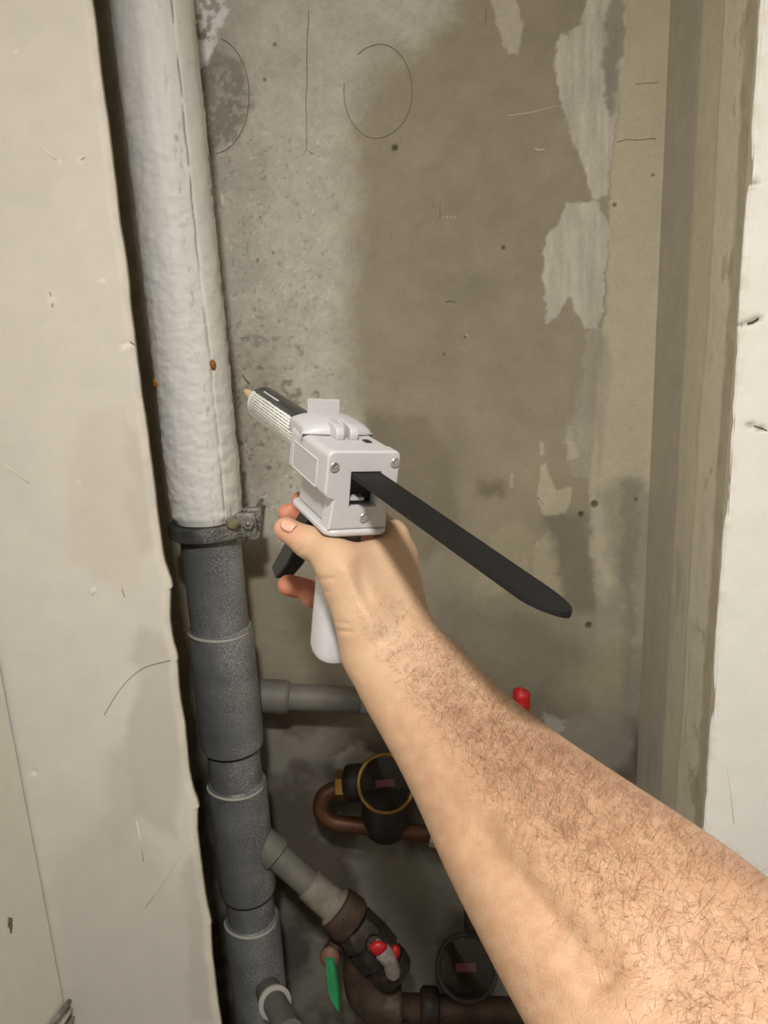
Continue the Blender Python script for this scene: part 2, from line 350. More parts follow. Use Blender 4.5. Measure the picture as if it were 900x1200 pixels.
# --- right side of the shaft
ys = np.concatenate((np.linspace(YB+.01, YF+.008, 120), [YF+.003, YF])); zs = np.arange(.05, 2.4, .0035)
Yg, Z = np.meshgrid(ys, zs, indexing='ij')
def edge_xr(z): return XR + .0025*fbm(z*10, z*0+.7, 1, 4, 15)
XRn = XR + .0*Z
t = np.clip((YB-Yg)/(YB-YF), 0, 1)
v = fbm(Yg*60, Z*3, 1, 4, 6); w1 = .05*fbm(Z*3, Z*0, 1, 3, 8); fl = fbm(Yg*40, Z*25, 1, 4, 18)
Zp = (CAM[2]-Z)
col = np.ones(Yg.shape+(3,))*Sn((178, 171, 155))
m = sstep(.40, .44, t+w1*.5); col = mixc(col, m, (200, 191, 168))
m = sstep(.64, .68, t+w1+.02*v); col = mixc(col, m*.9, (212, 204, 184))
m = sstep(.86, .90, t+.03*fl); col = mixc(col, m, (180, 169, 148))
m = sstep(.3, .45, fl)*sstep(.70, .8, t)*sstep(.98, .9, t); col = mixc(col, m*.5, (160, 147, 124))
m = sstep(.2, .5, fbm(Yg*25, Z*6, 1, 4, 28))*sstep(1.5, 1.2, Z)*.5; col = mixc(col, m, (160, 153, 138))
col = col*(1+.05*v+.04*fl)[..., None]
rel = .0012*sstep(.64, .68, t+w1+.02*v)+.0007*fl*sstep(.6, .7, t)
inset = np.where(Yg < YF+.006, -.003, 0)
o = grid_mesh('wall_shaft_right', XRn-rel-inset, Yg, Z, col, m_back); o['kind'] = 'structure'
# --- white front wall on the right
xs = np.concatenate(([0, .0015, .004], np.arange(.008, .5, .004))); X0, Z = np.meshgrid(xs, np.arange(.05, 2.5, .004), indexing='ij')
X = edge_xr(Z)+X0; px, py = photo_px(X, np.full_like(X, YF), Z)
big = fbm(px, py, 1/60, 4, 22); med = fbm(px, py, 1/18, 4, 23)
col = np.ones(X.shape+(3,))*Sn((248, 246, 238))*(1+.02*big)[..., None]
m = sstep(.012, .0, X0)*sstep(.0, .4, med); col = mixc(col, m*.5, (225, 215, 190))
rel = .0012*big+.0006*med*sstep(.05, 0, X0)
for pts in ([(868, 215), (885, 213)], [(868, 380), (880, 377), (889, 373)], [(880, 498), (892, 502)]):
    for a, b in pts:
        d = np.hypot((px-a)/2, py-b); m = sstep(5, 1, d); rel = rel-.003*m; col = mixc(col, m*.6, (130, 115, 90))
wfr = grid_mesh('wall_front_right', X, YF-rel+np.where(X0 < .001, .006, 0), Z, col, mat('x', (1, 1, 1, 1)) if False else m_front); wfr['kind'] = 'structure'
wstroke([(876, 379), (883, 377), (889, 373)], .0012, mat('chip_dark', S(84, 74, 58), .9), 'chip', wfr)
wstroke([(884, 499), (892, 501), (899, 505)], .0008, mat('chip_grey', S(110, 100, 84), .9), 'chip', wfr)
wstroke([(852, 900), (856, 930), (860, 965)], .0004, mat('scuff', S(200, 192, 172), .9), 'scuff', wfr)
# --- rest of the room (out of frame, bounces light)
def slab(name, x0, x1, y0, y1, z0, z1, m):
    bm = bmesh.new(); box(bm, x0, x1, y0, y1, z0, z1); o = obj(name, bm, m, None, False); o['kind'] = 'structure'; return o
slab('floor', XC-.05, 1.3, -1.3, 1.4, -.05, .05, mat('floor_screed', S(92, 87, 80), .8, var=.2, vscale=6))
slab('ceiling', XC-.05, 1.3, -1.3, 1.4, 2.5, 2.56, mat('ceiling_paint', S(225, 220, 210), .9))
slab('wall_rear', XC-.05, 1.3, -1.36, -1.3, .05, 2.5, mat('dark_rear_plaster', S(112, 104, 94), .9, bump=.1, var=.1, vscale=4))
slab('wall_right', 1.22, 1.3, -1.3, 1.0, .05, 2.5, m_plain)
lr = empty('ceiling_lamp', LAMP, 'round white flush ceiling lamp', 'lamp')
bm = bmesh.new(); lathe(bm, (0, 0, -.03), (0, 0, 1), [(0, .13), (.02, .14), (.03, .14)], 40); 
lb = obj('lamp_base', bm, mat('lamp_white', S(235, 235, 230), .5), lr, angle=40)
# ------------------------------------------------------------------ drain stack
YP = 1.165
m_pvc = mat('grey_pvc', S(104, 106, 106), .42, bump=.25, bscale=400, var=.35, vscale=9, var_col=S(84, 86, 88))
def speckle(m, col, scale=900, thr=.66, side=False):
    nt = m.node_tree; L = nt.links; b = nt.nodes['Principled BSDF']
    tc = nt.nodes.new('ShaderNodeTexCoord'); n = nt.nodes.new('ShaderNodeTexNoise'); n.inputs['Scale'].default_value = scale; n.inputs['Detail'].default_value = 2
    n2 = nt.nodes.new('ShaderNodeTexNoise'); n2.inputs['Scale'].default_value = 14; n2.inputs['Detail'].default_value = 4
    L.new(tc.outputs['Object'], n.inputs['Vector']); L.new(tc.outputs['Object'], n2.inputs['Vector'])
    ad = nt.nodes.new('ShaderNodeMath'); ad.operation = 'MULTIPLY_ADD'; ad.inputs[1].default_value = .35
    L.new(n2.outputs['Fac'], ad.inputs[0]); L.new(n.outputs['Fac'], ad.inputs[2])
    r = nt.nodes.new('ShaderNodeValToRGB'); r.color_ramp.elements[0].position = thr+.12; r.color_ramp.elements[1].position = thr+.2
    if side:      # dust and overspray sit on the flank that faces the room's middle
        sx = nt.nodes.new('ShaderNodeSeparateXYZ'); L.new(tc.outputs['Object'], sx.inputs[0])
        k1 = nt.nodes.new('ShaderNodeMapRange'); k1.inputs[1].default_value = -.035; k1.inputs[2].default_value = .045; k1.inputs[3].default_value = -.13; k1.inputs[4].default_value = .035
        L.new(sx.outputs['X'], k1.inputs[0]); a2 = nt.nodes.new('ShaderNodeMath'); L.new(ad.outputs[0], a2.inputs[0]); L.new(k1.outputs[0], a2.inputs[1]); L.new(a2.outputs[0], r.inputs[0])
    else: L.new(ad.outputs[0], r.inputs[0])
    mx = nt.nodes.new('ShaderNodeMix'); mx.data_type = 'RGBA'; mx.inputs[7].default_value = col
    src = b.inputs['Base Color'].links[0].from_socket
    L.new(r.outputs[0], mx.inputs[0]); L.new(src, mx.inputs[6]); L.new(mx.outputs[2], b.inputs['Base Color'])
speckle(m_pvc, S(176, 175, 168), 900, .60, True)
m_lip = mat('pvc_dusty_lip', S(160, 158, 148), .7, bump=.4, bscale=300)
m_dark = mat('dark_seal', S(22, 22, 22), .6)
def axis_pt(py_):
    """point of the pipe's axis seen at photo row py_"""
    x = -.2755
    lo_, hi_ = 0.0, 3.0
    for _ in range(40):
        z = (lo_+hi_)/2; q = photo_px(np.array(x), np.array(YP), np.array(z))[1]
        if q > py_: lo_ = z
        else: hi_ = z
    return Vector((x, YP, z))
PX = -.2755
def zp(py_): # height whose near surface shows at row py_
    lo_, hi_ = 0.0, 3.0
    for _ in range(40):
        z = (lo_+hi_)/2; q = photo_px(np.array(PX), np.array(YP-.05), np.array(z))[1]
        if q > py_: lo_ = z
        else: hi_ = z
    return z
R0 = .0468
stack = empty('drain_pipe', (PX, YP, .05), 'tall grey plastic drain pipe with white wrapped upper half beside the left wall edge', 'pipe')
sp = Vector(stack.location)
def st(name, prof, m=m_pvc, n=56):
    bm = bmesh.new(); lathe(bm, (0, 0, 0), (0, 0, 1), [(z-sp.z, r) for z, r in prof], n); return obj(name, bm, m, stack, angle=35)
z1, z2, z3, z4, z5, z6 = zp(640), zp(752), zp(893), zp(937), zp(1068), zp(1100)
st('pipe_section', [(zp(590), R0), (z2-.01, R0)])
st('socket', [(z2+.006, R0+.0005), (z2+.004, R0+.0035), (z2-.004, R0+.0055), (z3+.015, R0+.006), (z3+.003, R0+.0045), (z3, R0+.001)])
st('seal_ring', [(z3+.001, R0+.002), (z3-.004, R0-.001)], m_dark)
st('pipe_section', [(z3+.02, R0-.003), (z4-.01, R0-.003)])
st('tee_body', [(z4+.004, R0-.002), (z4, R0+.002), (z4-.006, R0+.0035), (z5+.012, R0+.0035), (z5, R0)])
st('seal_ring', [(z5+.001, R0+.001), (z5-.004, R0-.002)], m_dark)
st('pipe_section', [(z5+.02, R0-.004), (z6-.01, R0-.004)])
st('tee_body', [(z6+.003, R0-.002), (z6, R0+.001), (z6-.005, R0+.003), (.051, R0+.003)])
def lip(z, r):
    bm = bmesh.new(); bmesh.ops.create_circle(bm, segments=8, radius=.0022)
    bm.free(); bm = bmesh.new()
    pts = [Vector((r*math.cos(a), r*math.sin(a), z-sp.z+.002*math.sin(a*2))) for a in np.linspace(math.pi*1.02, math.pi*1.9, 40)]
    tube(bm, pts, [.0006+.0022*math.sin(math.pi*i/39)**.5 for i in range(40)], 8); return obj('lip_ring', bm, m_lip, stack)
lip(z2, R0+.004); lip(z4-.001, R0+.003); lip(z6-.001, R0+.0015)
# insulation sleeve: wrinkled wrap with a long taped seam
zb, zt = zp(618), 2.499
A = np.linspace(0, 2*math.pi, 181); Zs = np.arange(zb, zt, .0022)
Ag, Zg = np.meshgrid(A, Zs, indexing='ij'); hz = Zg-zb
Rr = np.interp(hz, [0, .012, .05, .35, 1.2], [.0500, .0550, .0556, .0540, .0556])
wr = fbm(Ag*3.0+.5*np.sin(Zg*40), Zg*95, 1, 3, 5)*np.interp(hz, [0, .1, .45, .8], [1, 1, .8, .35])
wr2 = fbm(Ag*9, Zg*220, 1, 3, 8)
seam_a = 5.42+.015*np.sin(Zg*9)
ds = (Ag-seam_a)*Rr
Rr = Rr + .0017*wr + .0004*wr2 - .0022*np.exp(-(ds/.0011)**2)*(fbm(Zg*30, Zg*0, 1, 3, 3) > -.25) + .0012*sstep(0, .003, ds)*sstep(.04, .03, ds)
Rr = Rr + .002*fbm(np.cos(Ag)*2, Zg*6, 1, 3, 9)
col = np.ones(Rr.shape+(3,))*Sn((222, 221, 216))*(1+.03*wr)[..., None]
m = np.exp(-(ds/.0011)**2)*sstep(-.2, .15, fbm(Zg*25, Zg*0+2, 1, 4, 13)); col = mixc(col, m*.8, (92, 84, 70))
m = sstep(0, .002, ds)*sstep(.1, .09, ds); col = mixc(col, m*.5, (214, 211, 198))
gr = sstep(.25, .5, fbm(Ag*14, Zg*60, 1, 4, 43))*np.exp(-((ds+.012)/.008)**2); col = mixc(col, gr*.6, (150, 146, 138))
gr = sstep(.1, .4, fbm(Ag*10, Zg*30, 1, 4, 53))*sstep(.05, .0, hz)*sstep(5.2, 5.5, Ag)*sstep(6.1, 5.8, Ag); col = mixc(col, gr*.8, (128, 108, 74))
m_ins = attr_mat('insulation_wrap', rough=.55, bump=.2, fine=700, grain=.03, spec=.4)
ins = grid_mesh('insulation_sleeve', Rr*np.cos(Ag), Rr*np.sin(Ag), Zg-sp.z, col, m_ins, stack)
ins['label'] = 'white wrinkled insulation sleeve'
bm = bmesh.new(); lathe(bm, (0, 0, zb-sp.z), (0, 0, 1), [(0, .0470), (0.0005, .0500)], 56, False); obj('sleeve_end', bm, mat('foam_edge', S(190, 186, 176), .9), ins)
m_rust = mat('amber_glue', S(160, 100, 30), .4, var=.5, vscale=300)
def blob(bm, c, rx, ry, rz, n=2):
    r = bmesh.ops.create_icosphere(bm, subdivisions=n, radius=1)
    for v in r['verts']: v.co = Vector((v.co.x*rx*(1+.2*math.sin(v.co.z*5)), v.co.y*ry, v.co.z*rz))+Vector(c)
for (a_, b_, yy) in ((259, 428, 0), (179, 449, 0)):
    v = W(a_, b_, YP-.055 if a_ > 200 else YP-.03); v = v - sp
    rr = math.hypot(v.x, v.y); v.x *= .0565/rr; v.y *= .0565/rr
    bm = bmesh.new(); blob(bm, v, .0045, .0035, .008); tag(obj('glue_drop', bm, m_rust, stack), 'amber drop of glue')
# pipe clamp
zc = zp(628)
clamp = empty('pipe_clamp', (PX, YP, zc), 'dusty dark grey metal clamp around the drain pipe below the white wrap', 'clamp')
m_clamp = mat('dusty_steel', S(92, 93, 92), .5, .35, bump=.4, bscale=250, var=.4, vscale=30); speckle(m_clamp, S(190, 186, 174), 900, .60, True)
bm = bmesh.new(); lathe(bm, (0, 0, -.011), (0, 0, 1), [(0, .0475), (0, .0595), (.002, .062), (.02, .062), (.022, .0595), (.022, .0475)], 60, False); obj('clamp_band', bm, m_clamp, clamp, angle=40)
for k, (dx, dy) in enumerate(((.062, -.022), (.066, .010))):
    bm = bmesh.new(); box(bm, dx-.014, dx+.016, dy-.006, dy+.006, -.013, .026, .003); obj('clamp_ear', bm, m_clamp, clamp, angle=40)
m_steel = mat('worn_zinc', S(170, 166, 156), .4, .6, bump=.3, var=.4, vscale=80)
bm = bmesh.new(); tube(bm, [(.068, -.040, .012), (.068, .11, .012)], .004, 12); obj('bolt', bm, m_steel, clamp)
bm = bmesh.new(); lathe(bm, (.068, -.038, .012), (0, 1, 0), [(0, .0085), (.001, .0095), (.008, .0095)], 6); obj('nut', bm, m_steel, clamp, False)
bm = bmesh.new(); blob(bm, (.046, -.046, .016), .011, .007, .010); obj('mortar_lump', bm, mat('mortar', S(150, 138, 112), .95, bump=1, bscale=300, var=.5, vscale=120), clamp)
# upper horizontal branch
bp0 = Vector((PX+.03, 1.235, W(300, 815, 1.235).z)); bp1 = W(458, 822, 1.235)
m_pvc2 = mat('grey_pvc_branch', S(108, 105, 97), .6, bump=.3, bscale=200, var=.25, vscale=14)
def thing(name, label, cat, loc, group=None):
    return empty(name, loc, label, cat, group)
def tubeobj(name, root, pts, r, m, n=20, angle=None):
    bm = bmesh.new(); tube(bm, [Vector(p)-Vector(root.location) for p in pts], r, n); return obj(name, bm, m, root, angle=angle)
def latheobj(name, root, p, d, prof, m, n=32, angle=35):
    bm = bmesh.new(); lathe(bm, Vector(p)-Vector(root.location), d, prof, n); return obj(name, bm, m, root, angle=angle)
br = thing('branch_pipe', 'thin grey branch pipe running level behind the forearm', 'pipe', bp0)
d = (bp1-bp0); Lb = d.length
latheobj('socket', br, bp0, d, [(0, .03), (.055, .03), (.062, .027), (.064, .024)], m_pvc2)
latheobj('pipe_section', br, bp0, d, [(.05, .0235), (Lb-.05, .0235)], m_pvc2)
latheobj('coupling', br, bp0, d, [(Lb-.055, .024), (Lb-.053, .027), (Lb+.03, .027), (Lb+.032, .02)], mat('coupling_grey', S(132, 136, 138), .5, bump=.3, var=.3, vscale=40))
# sloping waste pipe from the tee towards the lower right
q0, q1, q2, q3, q4 = [P(*t) for t in ((290, 972, 1.352), (318, 1003, 1.33), (362, 1040, 1.36), (398, 1068, 1.35), (434, 1102, 1.35))]
wp = thing('waste_pipe', 'grey waste pipe sloping down right from the tee to a brown rusty collar', 'pipe', q0)
dd = (q3-q0); Lw = dd.length
latheobj('socket', wp, q0, dd, [(0, .026), (.03, .028), (.062, .0295), (.068, .0295), (.070, .026)], m_pvc2)
latheobj('pipe_section', wp, q0, dd, [(.05, .0235), (Lw-.01, .0235)], m_pvc2)
latheobj('coupling', wp, q0, dd, [(Lw*.66, .024), (Lw*.66+.003, .0275), (Lw*.92, .0285), (Lw*.92+.006, .035), (Lw-.005, .035)], mat('coupling_pale', S(126, 120, 107), .7, bump=.4, var=.35, vscale=40))
m_iron = mat('rusty_iron', S(78, 60, 48), .6, .2, bump=.8, bscale=120, var=.5, vscale=30)
m_dkiron = mat('dark_iron', S(58, 50, 44), .55, .3, bump=.6, bscale=120, var=.5, vscale=30)
latheobj('collar', wp, q3, dd, [(-.012, .034), (-.008, .040), (.022, .042), (.03, .038), (.034, .030)], m_iron)
# bottom branch stub on the second tee
s0 = axis_pt(1140)+Vector((.02, -.03, 0)); s1 = P(322, 1175, 1.33)
bs = thing('branch_stub', 'short grey branch with pale ring at the bottom of the drain pipe', 'pipe', s0)
ds_ = (s1-s0)
latheobj('socket', bs, s0, ds_, [(0, .022), (ds_.length, .0255)], m_pvc2)
latheobj('lip_ring', bs, s1, ds_, [(-.005, .0255), (-.003, .0285), (.003, .0285), (.005, .022)], m_lip)
latheobj('pipe_section', bs, s1, ds_, [(0, .021), (.12, .021)], m_pvc2)
# ------------------------------------------------------------------ valves, meters
m_copper = mat('old_copper', S(98, 64, 46), .5, .5, bump=.3, bscale=90, var=.4, vscale=25)
m_brass = mat('old_brass', S(150, 118, 62), .35, .85, bump=.2, bscale=90, var=.35, vscale=25)
m_red = mat('red_enamel', S(190, 26, 34), .45, var=.25, vscale=60)
m_green = mat('green_vinyl', S(30, 128, 78), .45, var=.2, vscale=40)
m_glass = bpy.data.materials.new('meter_glass'); m_glass.use_nodes = True
nt = m_glass.node_tree; nt.nodes.remove(nt.nodes['Principled BSDF']); mo = nt.nodes['Material Output']
tr = nt.nodes.new('ShaderNodeBsdfTransparent'); gl = nt.nodes.new('ShaderNodeBsdfGlossy'); gl.inputs['Roughness'].default_value = .03
fr_ = nt.nodes.new('ShaderNodeFresnel'); fr_.inputs['IOR'].default_value = 1.4; ms_ = nt.nodes.new('ShaderNodeMixShader')
nt.links.new(fr_.outputs[0], ms_.inputs[0]); nt.links.new(tr.outputs[0], ms_.inputs[1]); nt.links.new(gl.outputs[0], ms_.inputs[2]); nt.links.new(ms_.outputs[0], mo.inputs['Surface'])
m_dial = mat('meter_dial', S(14, 9, 11), .7, var=.4, vscale=60, spec=.1)
m_dialred = mat('dial_red', S(86, 14, 28), .5)
def meter(c, face, R, label, tint_body, ringm):
    c = Vector(c); root = thing('water_meter', label, 'water meter', c, 'water meters on the shaft wall')
    x, y, z = basis(face)
    latheobj('meter_body', root, c, -z, [(.004, R*.92), (.014, R*.98), (.03, R*.95), (.05, R*.7), (.07, R*.5)], tint_body, 40)
    bm = bmesh.new(); lathe(bm, (0, 0, 0), z, [(-.004, R*.86), (-.004, R), (.008, R*1.02), (.013, R*.99), (.013, R*.90), (.004, R*.86)], 48, False); obj('bezel', bm, ringm, root, angle=40)
    dl = latheobj('dial', root, c, z, [(.001, R*.88), (.0015, R*.88)], m_dial, 40)
    bm = bmesh.new(); box(bm, -R*.35, R*.3, -R*.12, R*.12, .0016, .003)
    bmesh.ops.transform(bm, matrix=Matrix((x, y, z)).transposed().to_4x4(), verts=bm.verts); obj('counter_window', bm, m_dialred, dl, False)
    latheobj('glass', root, c, z, [(.006, R*.89), (.0085, R*.88), (.0095, R*.6), (.010, R*.2)], m_glass, 40)
    return root, (x, y, z)
c1 = P(452, 918, 1.36); face = (Vector(CAM)-c1).normalized()+Vector((0.05, 0, .02))
mt1, ax = meter(c1, face, .0515, 'brass rimmed water meter beside the forearm, above the sloping pipe', m_iron, m_brass)
m1 = thing('copper_pipe', 'brown copper pipe bent in a U under the upper water meter', 'pipe', P(410, 925, 1.40))
tubeobj('bent_tube', m1, curve_pts([P(418, 922, 1.40), P(396, 924, 1.40), P(380, 933, 1.40), P(377, 950, 1.40), P(390, 963, 1.40), P(415, 967, 1.40), P(450, 971, 1.40), P(505, 978, 1.40)], 8), .0155, m_copper)
latheobj('union_nut', m1, P(396, 921, 1.40), P(424, 920, 1.39)-P(396, 921, 1.40), [(0, .024), (.002, .027), (.022, .027), (.024, .02)], m_brass, 6, 20)
latheobj('hex_body', m1, P(408, 917, 1.40), P(432, 917, 1.39)-P(408, 917, 1.40), [(-.004, .028), (0, .034), (.03, .034), (.034, .026)], m_dkiron, 8, 20)
latheobj('ferrule', m1, P(503, 978, 1.40), P(540, 983, 1.40)-P(503, 978, 1.40), [(0, .017), (.001, .021), (.013, .021), (.014, .017)], mat('pale_ferrule', S(176, 164, 138), .5, .3, var=.3, vscale=50), 8, 20)
latheobj('elbow', m1, P(512, 979, 1.40), P(545, 984, 1.40)-P(512, 979, 1.40), [(0, .022), (.05, .024), (.12, .022)], m_dkiron)
# body casting under the meter
latheobj('meter_chamber', mt1, P(452, 950, 1.41), P(452, 990, 1.41)-P(452, 950, 1.41), [(-.02, .045), (.02, .045), (.045, .034), (.055, .02)], m_dkiron)
c2 = P(547, 1134, 1.40); face2 = (Vector(CAM)-c2).normalized()+Vector((0.05, 0, .02))
mt2, _ = meter(c2, face2, .056, 'dark rimmed water meter at the bottom, half hidden by the forearm', m_dkiron, m_dkiron)
# lower cold water line with its red handled valve
v0 = P(430, 1100, 1.37)
bv = thing('ball_valve', 'dark ball valve with a red chipped handle below the sloping pipe', 'valve', v0)
latheobj('valve_body', bv, q3+dd.normalized()*.03, P(455, 1135, 1.37)-q3, [(0, .034), (.01, .040), (.03, .042), (.034, .036), (.04, .036), (.044, .043), (.075, .043), (.08, .034), (.095, .034), (.1, .04), (.125, .036), (.13, .02)], m_dkiron, 10, 25)
bm = bmesh.new(); tube(bm, [Vector(p)-v0 for p in curve_pts([P(438, 1105, 1.31), P(448, 1115, 1.305), P(456, 1125, 1.305), P(462, 1145, 1.315)], 5)], [.012]*5+[.015]*5+[.013]*5+[.009], 12)
hd = obj('handle', bm, mat('grey_worn_handle', S(150, 140, 132), .6, bump=.4, var=.4, vscale=60), bv)
bm = bmesh.new(); blob(bm, P(443, 1111, 1.296)-v0, .015, .009, .014); tag(obj('red_paint', bm, m_red, hd), 'chipped red paint')
bm = bmesh.new(); blob(bm, P(463, 1116, 1.31)-v0, .009, .009, .015); obj('red_cap', bm, m_red, hd)
latheobj('stem', bv, P(432, 1100, 1.35), P(440, 1108, 1.30)-P(432, 1100, 1.35), [(0, .016), (.05, .014)], m_dkiron, 12)
lw = thing('iron_pipe', 'dark iron pipe running level along the bottom to the lower water meter', 'pipe', P(430, 1160, 1.40))
tubeobj('elbow', lw, curve_pts([P(428, 1105, 1.39), P(425, 1130, 1.40), P(428, 1160, 1.40), P(445, 1178, 1.40), P(470, 1180, 1.40)], 6), .036, m_iron)
tubeobj('pipe_section', lw, [P(465, 1180, 1.40), P(560, 1184, 1.40), P(660, 1188, 1.40)], .024, m_iron)
latheobj('union_nut', lw, P(492, 1180, 1.40), P(530, 1182, 1.40)-P(492, 1180, 1.40), [(0, .030), (.004, .036), (.03, .036), (.034, .03)], m_dkiron, 6, 20)
# green lever valve
gv0 = P(387, 1122, 1.33)
gv = thing('drain_valve', 'small valve with a green lever hanging below the sloping pipe', 'valve', gv0)
latheobj('valve_cap', gv, P(387, 1118, 1.36), P(386, 1122, 1.30)-P(387, 1118, 1.36), [(0, .014), (.05, .014), (.055, .0165), (.06, .0165), (.062, .012)], m_copper)
latheobj('valve_stem', gv, P(400, 1100, 1.38), P(387, 1118, 1.36)-P(400, 1100, 1.38), [(0, .016), (.04, .016)], m_iron)
bm = bmesh.new()
A_ = [P(381, 1124, 1.295), P(390, 1126, 1.295), P(396, 1160, 1.285), P(397, 1187, 1.28), P(388, 1172, 1.283), P(384, 1160, 1.287)]
f0 = [bm.verts.new(p-gv0) for p in A_]; f1 = [bm.verts.new(p-gv0+Vector((.002, .005, 0))) for p in A_]
bm.faces.new(f0); bm.faces.new(f1)
for i in range(6): bm.faces.new((f0[i], f0[(i+1) % 6], f1[(i+1) % 6], f1[i]))
tag(obj('lever', bm, m_green, gv, False), 'green lever')
# red lever seen above the forearm
rl0 = P(618, 838, 1.30)
rv = thing('stop_valve', 'valve with a rounded red lever showing just above the forearm', 'valve', rl0)
bm = bmesh.new(); tube(bm, [p-rl0 for p in curve_pts([P(612, 806, 1.30), P(611, 812, 1.30), P(612, 822, 1.30), P(616, 840, 1.305), P(622, 858, 1.31)], 5)], [.004]+[.009]*2+[.0145]*3+[.0155]*3+[.013]*4+[.009]*4+[.008]*4, 12); obj('lever', bm, m_red, rv)
latheobj('valve_body', rv, P(590, 880, 1.38), P(650, 885, 1.38)-P(590, 880, 1.38), [(0, .02), (.01, .026), (.03, .03), (.06, .026), (.08, .02)], m_brass, 8, 25)
latheobj('stem', rv, P(622, 884, 1.37), P(622, 858, 1.31)-P(622, 884, 1.37), [(0, .01), (.06, .008), (.075, .008)], m_steel, 12)
# fittings between the meters, along the forearm's edge
ft = thing('pipe_fitting', 'dark pipe fittings on the wall between the two water meters', 'pipe fitting', P(560, 1060, 1.40))
latheobj('hex_nut', ft, P(548, 1048, 1.40), P(590, 1046, 1.40)-P(548, 1048, 1.40), [(0, .018), (.004, .021), (.03, .021)], m_dkiron, 6, 20)
latheobj('pipe_end', ft, P(545, 1076, 1.40), P(600, 1080, 1.40)-P(545, 1076, 1.40), [(0, .02), (.004, .024), (.04, .024), (.1, .02)], m_dkiron, 20)
tubeobj('riser', ft, curve_pts([P(560, 1040, 1.40), P(575, 1075, 1.40), P(590, 1110, 1.40)], 6), .018, m_dkiron)
# steel strip at the bottom left
s = onleft(72, 1186)
ms = thing('metal_bracket', 'shiny ribbed steel strip at the foot of the left wall corner', 'bracket', s)
for k in range(3):
    bm = bmesh.new(); a, b = onleft(78+k*3.5, 1170+k*6)-s, onleft(52+k*7, 1204+k*6)-s
    dv = Vector((.008, 0, 0)); 
    tube(bm, [a+dv, b+dv], .0042, 10); obj('rib', bm, m_steel if k != 1 else mat('bright_zinc', S(215, 212, 205), .3, .8), ms)
# ------------------------------------------------------------------ adhesive gun
GD = .55; GO = P(426, 558, GD)
def camv(x, y, z): return Vector(_r*x+_u*y+_f*z)
ga = camv(-.50, .383, 1).normalized()
up0 = Vector((0, 0, 1)); gw = ga.cross(up0).normalized(); gu = gw.cross(ga)
rot = Matrix.Rotation(math.radians(7.0), 3, ga); gw = rot@gw; gu = rot@gu
gun = empty('adhesive_gun', GO, 'light grey plastic adhesive dispenser gun with black plunger bar held in the hand', 'tool')
frame_to(gun, gw, ga, gu, GO)
m_abs = mat('light_grey_plastic', S(176, 174, 175), .42, bump=.06, bscale=900)
m_abs2 = mat('grey_plastic_recess', S(164, 162, 162), .5, bump=.05, bscale=900)
m_blk = mat('black_plastic', S(28, 28, 28), .5, bump=.08, bscale=500)
m_screw = mat('screw_steel', S(190, 188, 184), .3, .9)
HW = .0285                                        # half width
# rear cap, with the slot cut through: built as a plate with a hole
def plate_hole(bm, outer, inner, y0, y1, bev):
    """outer / inner loops (same count) in x,z; extruded along y"""
    n = len(outer)
    def loop(L_, y): return [bm.verts.new((p[0], y, p[1])) for p in L_]
    oc = [((p[0])*1, p[1]) for p in outer]
    cx = sum(p[0] for p in outer)/n; cz = sum(p[1] for p in outer)/n
    def shr(L_, t): return [(cx+(p[0]-cx)*(1-t/HW), cz+(p[1]-cz)*(1-t/.028)) for p in L_]
    rings = [loop(inner, y1), loop(inner, y0+.0004), loop([(cx+(p[0]-cx)*1.02, cz+(p[1]-cz)*1.02) for p in inner] if False else inner, y0), *[loop(shr(outer, bev*(1-math.sin(q))), y0+bev*(1-math.cos(q))) for q in (0, .4, .8, 1.2, 1.57)], loop(outer, y1)]
    for a, b in zip(rings, rings[1:]):
        for k in range(n): bm.faces.new((a[k], a[(k+1) % n], b[(k+1) % n], b[k]))
def resample_angle(poly_fn, c, n):
    return [poly_fn(2*math.pi*k/n) for k in range(n)]
def ray_poly(poly, c, ang):
    dx, dz = math.cos(ang), math.sin(ang); best = None
    for i in range(len(poly)):
        (ax_, az), (bx_, bz) = poly[i], poly[(i+1) % len(poly)]
        ex, ez = bx_-ax_, bz-az; den = dx*ez-dz*ex
        if abs(den) < 1e-12: continue
        t = ((ax_-c[0])*ez-(az-c[1])*ex)/den; s_ = ((ax_-c[0])*dz-(az-c[1])*dx)/den
        if t > 0 and -1e-6 <= s_ <= 1+1e-6 and (best is None or t < best): best = t
    return (c[0]+dx*best, c[1]+dz*best)
slotpoly = [(-.0100, .0035), (.0140, .0035), (.0135, -.0235), (-.0090, -.0235)]
N = 200; cc = (0, -.0105)
outline = rrect(-HW, HW, -.0170, .0185, .005)
iL = [i for i, q in enumerate(outline) if q[0] < 0 and q[1] < -.0165]; iR = [i for i, q in enumerate(outline) if q[0] > 0 and q[1] < -.0165]
top_ = [q for q in outline if q[1] > -.0165]
top_ = sorted(top_, key=lambda q: math.atan2(q[1]-.001, q[0]))
top_ = [q for q in top_ if math.atan2(q[1]-.001, q[0]) >= -2.2]
lowR = [q for q in top_ if q[1] < 0 and q[0] > 0]; ups = [q for q in top_ if q[1] >= 0]; lowL = [q for q in outline if q[1] < 0 and q[1] > -.0165 and q[0] < 0]
outline = [(.0235, -.0408), (.0215, -.0180), (.0240, -.0168)] + sorted(lowR, key=lambda q: q[1]) + sorted(ups, key=lambda q: math.atan2(q[1], q[0])) + sorted(lowL, key=lambda q: -q[1]) + [(-.0240, -.0168), (-.0215, -.0180), (-.0235, -.0408)]
outer = [ray_poly(outline, cc, 2*math.pi*k/N) for k in range(N)]
inner = [ray_poly(slotpoly, cc, 2*math.pi*k/N) for k in range(N)]
bm = bmesh.new(); plate_hole(bm, outer, inner, 0, .014, .0020); obj('rear_cap', bm, m_abs, gun, angle=50)
